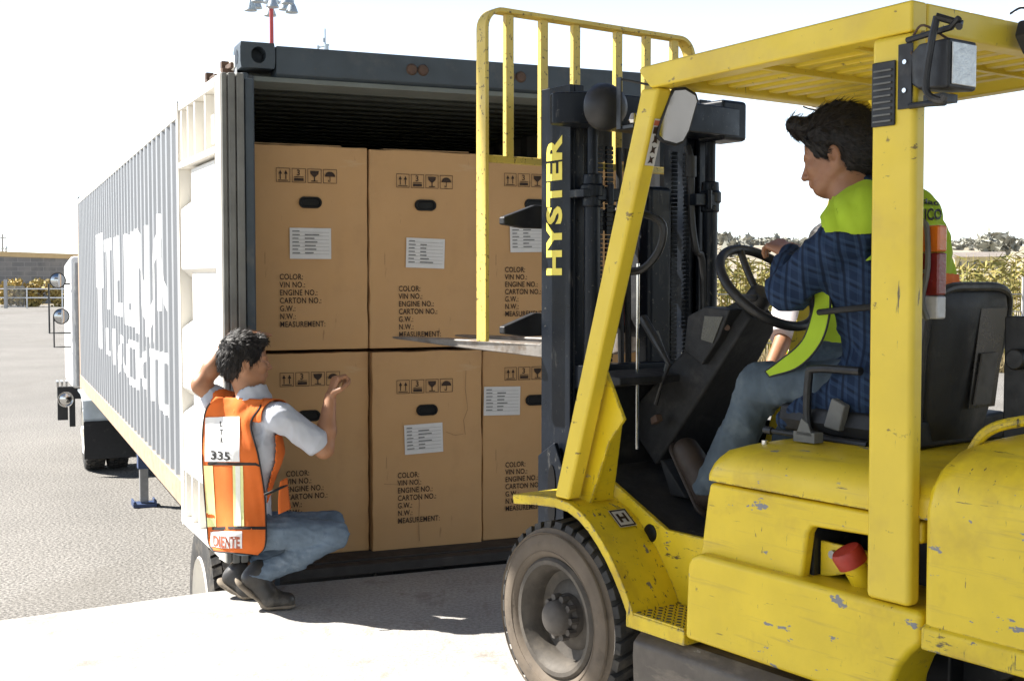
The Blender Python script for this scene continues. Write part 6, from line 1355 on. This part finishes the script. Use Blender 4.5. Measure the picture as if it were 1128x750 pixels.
# lettering on the back of the lime vest
P, Fq = limenet; bv2 = BVHTree.FromPolygons([tuple(p) for p in P], [tuple(int(i) for i in q) for q in Fq])
def backtext(body, x0, y1, wpx, hpx, rot):
    V_, F_ = text_verts(body, 1, bold=.03); mx = max(v.x for v in V_); my = max(v.y for v in V_); out = []
    for v in V_:
        d = ray(x0 + v.x / mx * wpx, y1 - v.y / my * hpx + v.x / mx * rot).normalized(); h, n_, i_, dist = bv2.ray_cast(Vector((0, 0, CAM_H)), d)
        out.append(None if h is None else h + n_ * (.005 if n_.dot(d) < 0 else -.005) - d * .004 - b0)
    return [Vector((0, 0, 0)) if p is None else p for p in out], [f_ for f_ in F_ if all(out[i] is not None for i in f_)]
for body_, x0, y1, wd_, hp_, rt in (('MEXICO', 996, 245, 40, 12, -3), ('ciudad', 999, 224, 34, 6, 3)):
    o_, F_ = backtext(body_, x0, y1, wd_, hp_, rt); us_ = sorted({i for f_ in F_ for i in f_}); mp_ = {u: k for k, u in enumerate(us_)}; o_ = [o_[u] for u in us_]; F_ = [tuple(mp_[i] for i in f_) for f_ in F_]; pydata('vest_print', o_, F_, M['piping'], lv)

# ------------------------------------------------------------------ third worker standing beyond the forklift
bx_, by_ = 1.47, 5.75; base = np.array((bx_, by_, 0.)); tw = person('worker in pale shirt with orange edged vest, standing behind the driver beyond the forklift', base)
q = lambda x, y, z: base + A3((x, y, z * 1.06))
lo = base - A3((.56, .56, .0)); hi = base + A3((.42, .3, 1.84)); f = Field(lo, hi, .007); hfw3 = n3((.5, -.85, 0))
hc3 = q(0, -.01, 1.56); head(f, hc3, hfw3, (0, 0, 1), .95); f.cone(q(0, 0, 1.47), q(0, 0, 1.38), .052, .06, .02); f.cone(q(-.15, 0, 1.34), q(.15, 0, 1.34), .06, None, .04); f.cone(q(0, 0, 1.28), q(0, 0, .9), .12, .12, .05)
for s_ in (-1, 1): f.cone(q(.09 * s_, 0, .86), q(.10 * s_, -.01, .46), .08, .055, .03); f.cone(q(.10 * s_, -.01, .46), q(.10 * s_, 0, .08), .052, .038, .02); f.cone(q(.1 * s_, 0, .06), q(.1 * s_, -.14, .04), .04, .035, .02)
elA = q(-.245, -.19, 1.18); wrA = q(-.34, -.33, 1.05); f.cone(q(-.18, 0, 1.33), elA, .046, .041, .03); f.cone(elA, wrA, .041, .028, .02); hand(f, wrA, (-.5, -.5, -.6), (-.5, .5, .3), (0, -1, 0), (.3, .4, .5, .5), .4)
elB = q(.25, 0, 1.08); wrB = q(.22, -.12, .86); f.cone(q(.18, 0, 1.33), elB, .046, .041, .03); f.cone(elB, wrB, .041, .028, .02); hand(f, wrB, (0, -.3, -.9), (1, 0, 0), (0, -1, 0), (.3, .4, .5, .5), .4)
f.build('body', M['skin2'], tw, 1)
f = Field(hc3 - .17, hc3 + .17, .006); hair(f, hc3, hfw3, (0, 0, 1), .95, 0, 5, .003); f.build('hair', M['hairb'], tw, 1)
f = Field(lo, hi, .007); f.cone(q(-.15, 0, 1.34), q(.15, 0, 1.34), .075, None, .05); f.cone(q(-.04, 0, 1.26), q(-.03, 0, .9), .145, .15, .05); f.cone(q(.04, 0, 1.26), q(.03, 0, .9), .145, .15, .05); f.cone(q(-.18, 0, 1.33), elA, .072, .078, .03); f.cone(q(.18, 0, 1.33), elB, .070, .075, .03); f.cut(q(0, 0, .86), (0, 0, -1)); f.cut(elA + A3((-.02, 0, -.02)), (-.45, -.5, -.7)); f.wrinkle(.004, 30, 61); net3 = f.mesh(); netobj('shirt', *net3, M['pink'], tw, 2)
f = Field(lo, hi, .007); f.cone(q(0, 0, .98), q(0, 0, .88), .148, .148, .04)
for s_ in (-1, 1): f.cone(q(.09 * s_, 0, .88), q(.10 * s_, -.01, .46), .10, .075, .04); f.cone(q(.10 * s_, -.01, .46), q(.10 * s_, 0, .09), .075, .068, .04)
f.wrinkle(.004, 30, 62); f.build('trousers', M['jeans2'], tw, 2)
for s_ in (-1, 1):
    f = Field(q(.1 * s_ - .1, -.3, -.02), q(.1 * s_ + .1, .15, .2), .006); f.cone(q(.1 * s_, .03, .05), q(.1 * s_, -.16, .045), .05, .042, .02); f.cut((0, 0, .002), (0, 0, -1)); f.build('shoe', M['shoe'], tw, 1)
v3 = skin_region('vest', net3, M['lime'], tw, lambda p: abs(p[0] - bx_) < .165 and .93 < p[2] < 1.40 and np.linalg.norm(p - q(0, 0, 1.42)) > .07, .010, .004)
for s_ in (-1, 1): skin_region('vest_border', net3, M['orange'], v3, lambda p: .125 < (p[0] - bx_) * s_ < .165 and .93 < p[2] < 1.40, .015, .003)
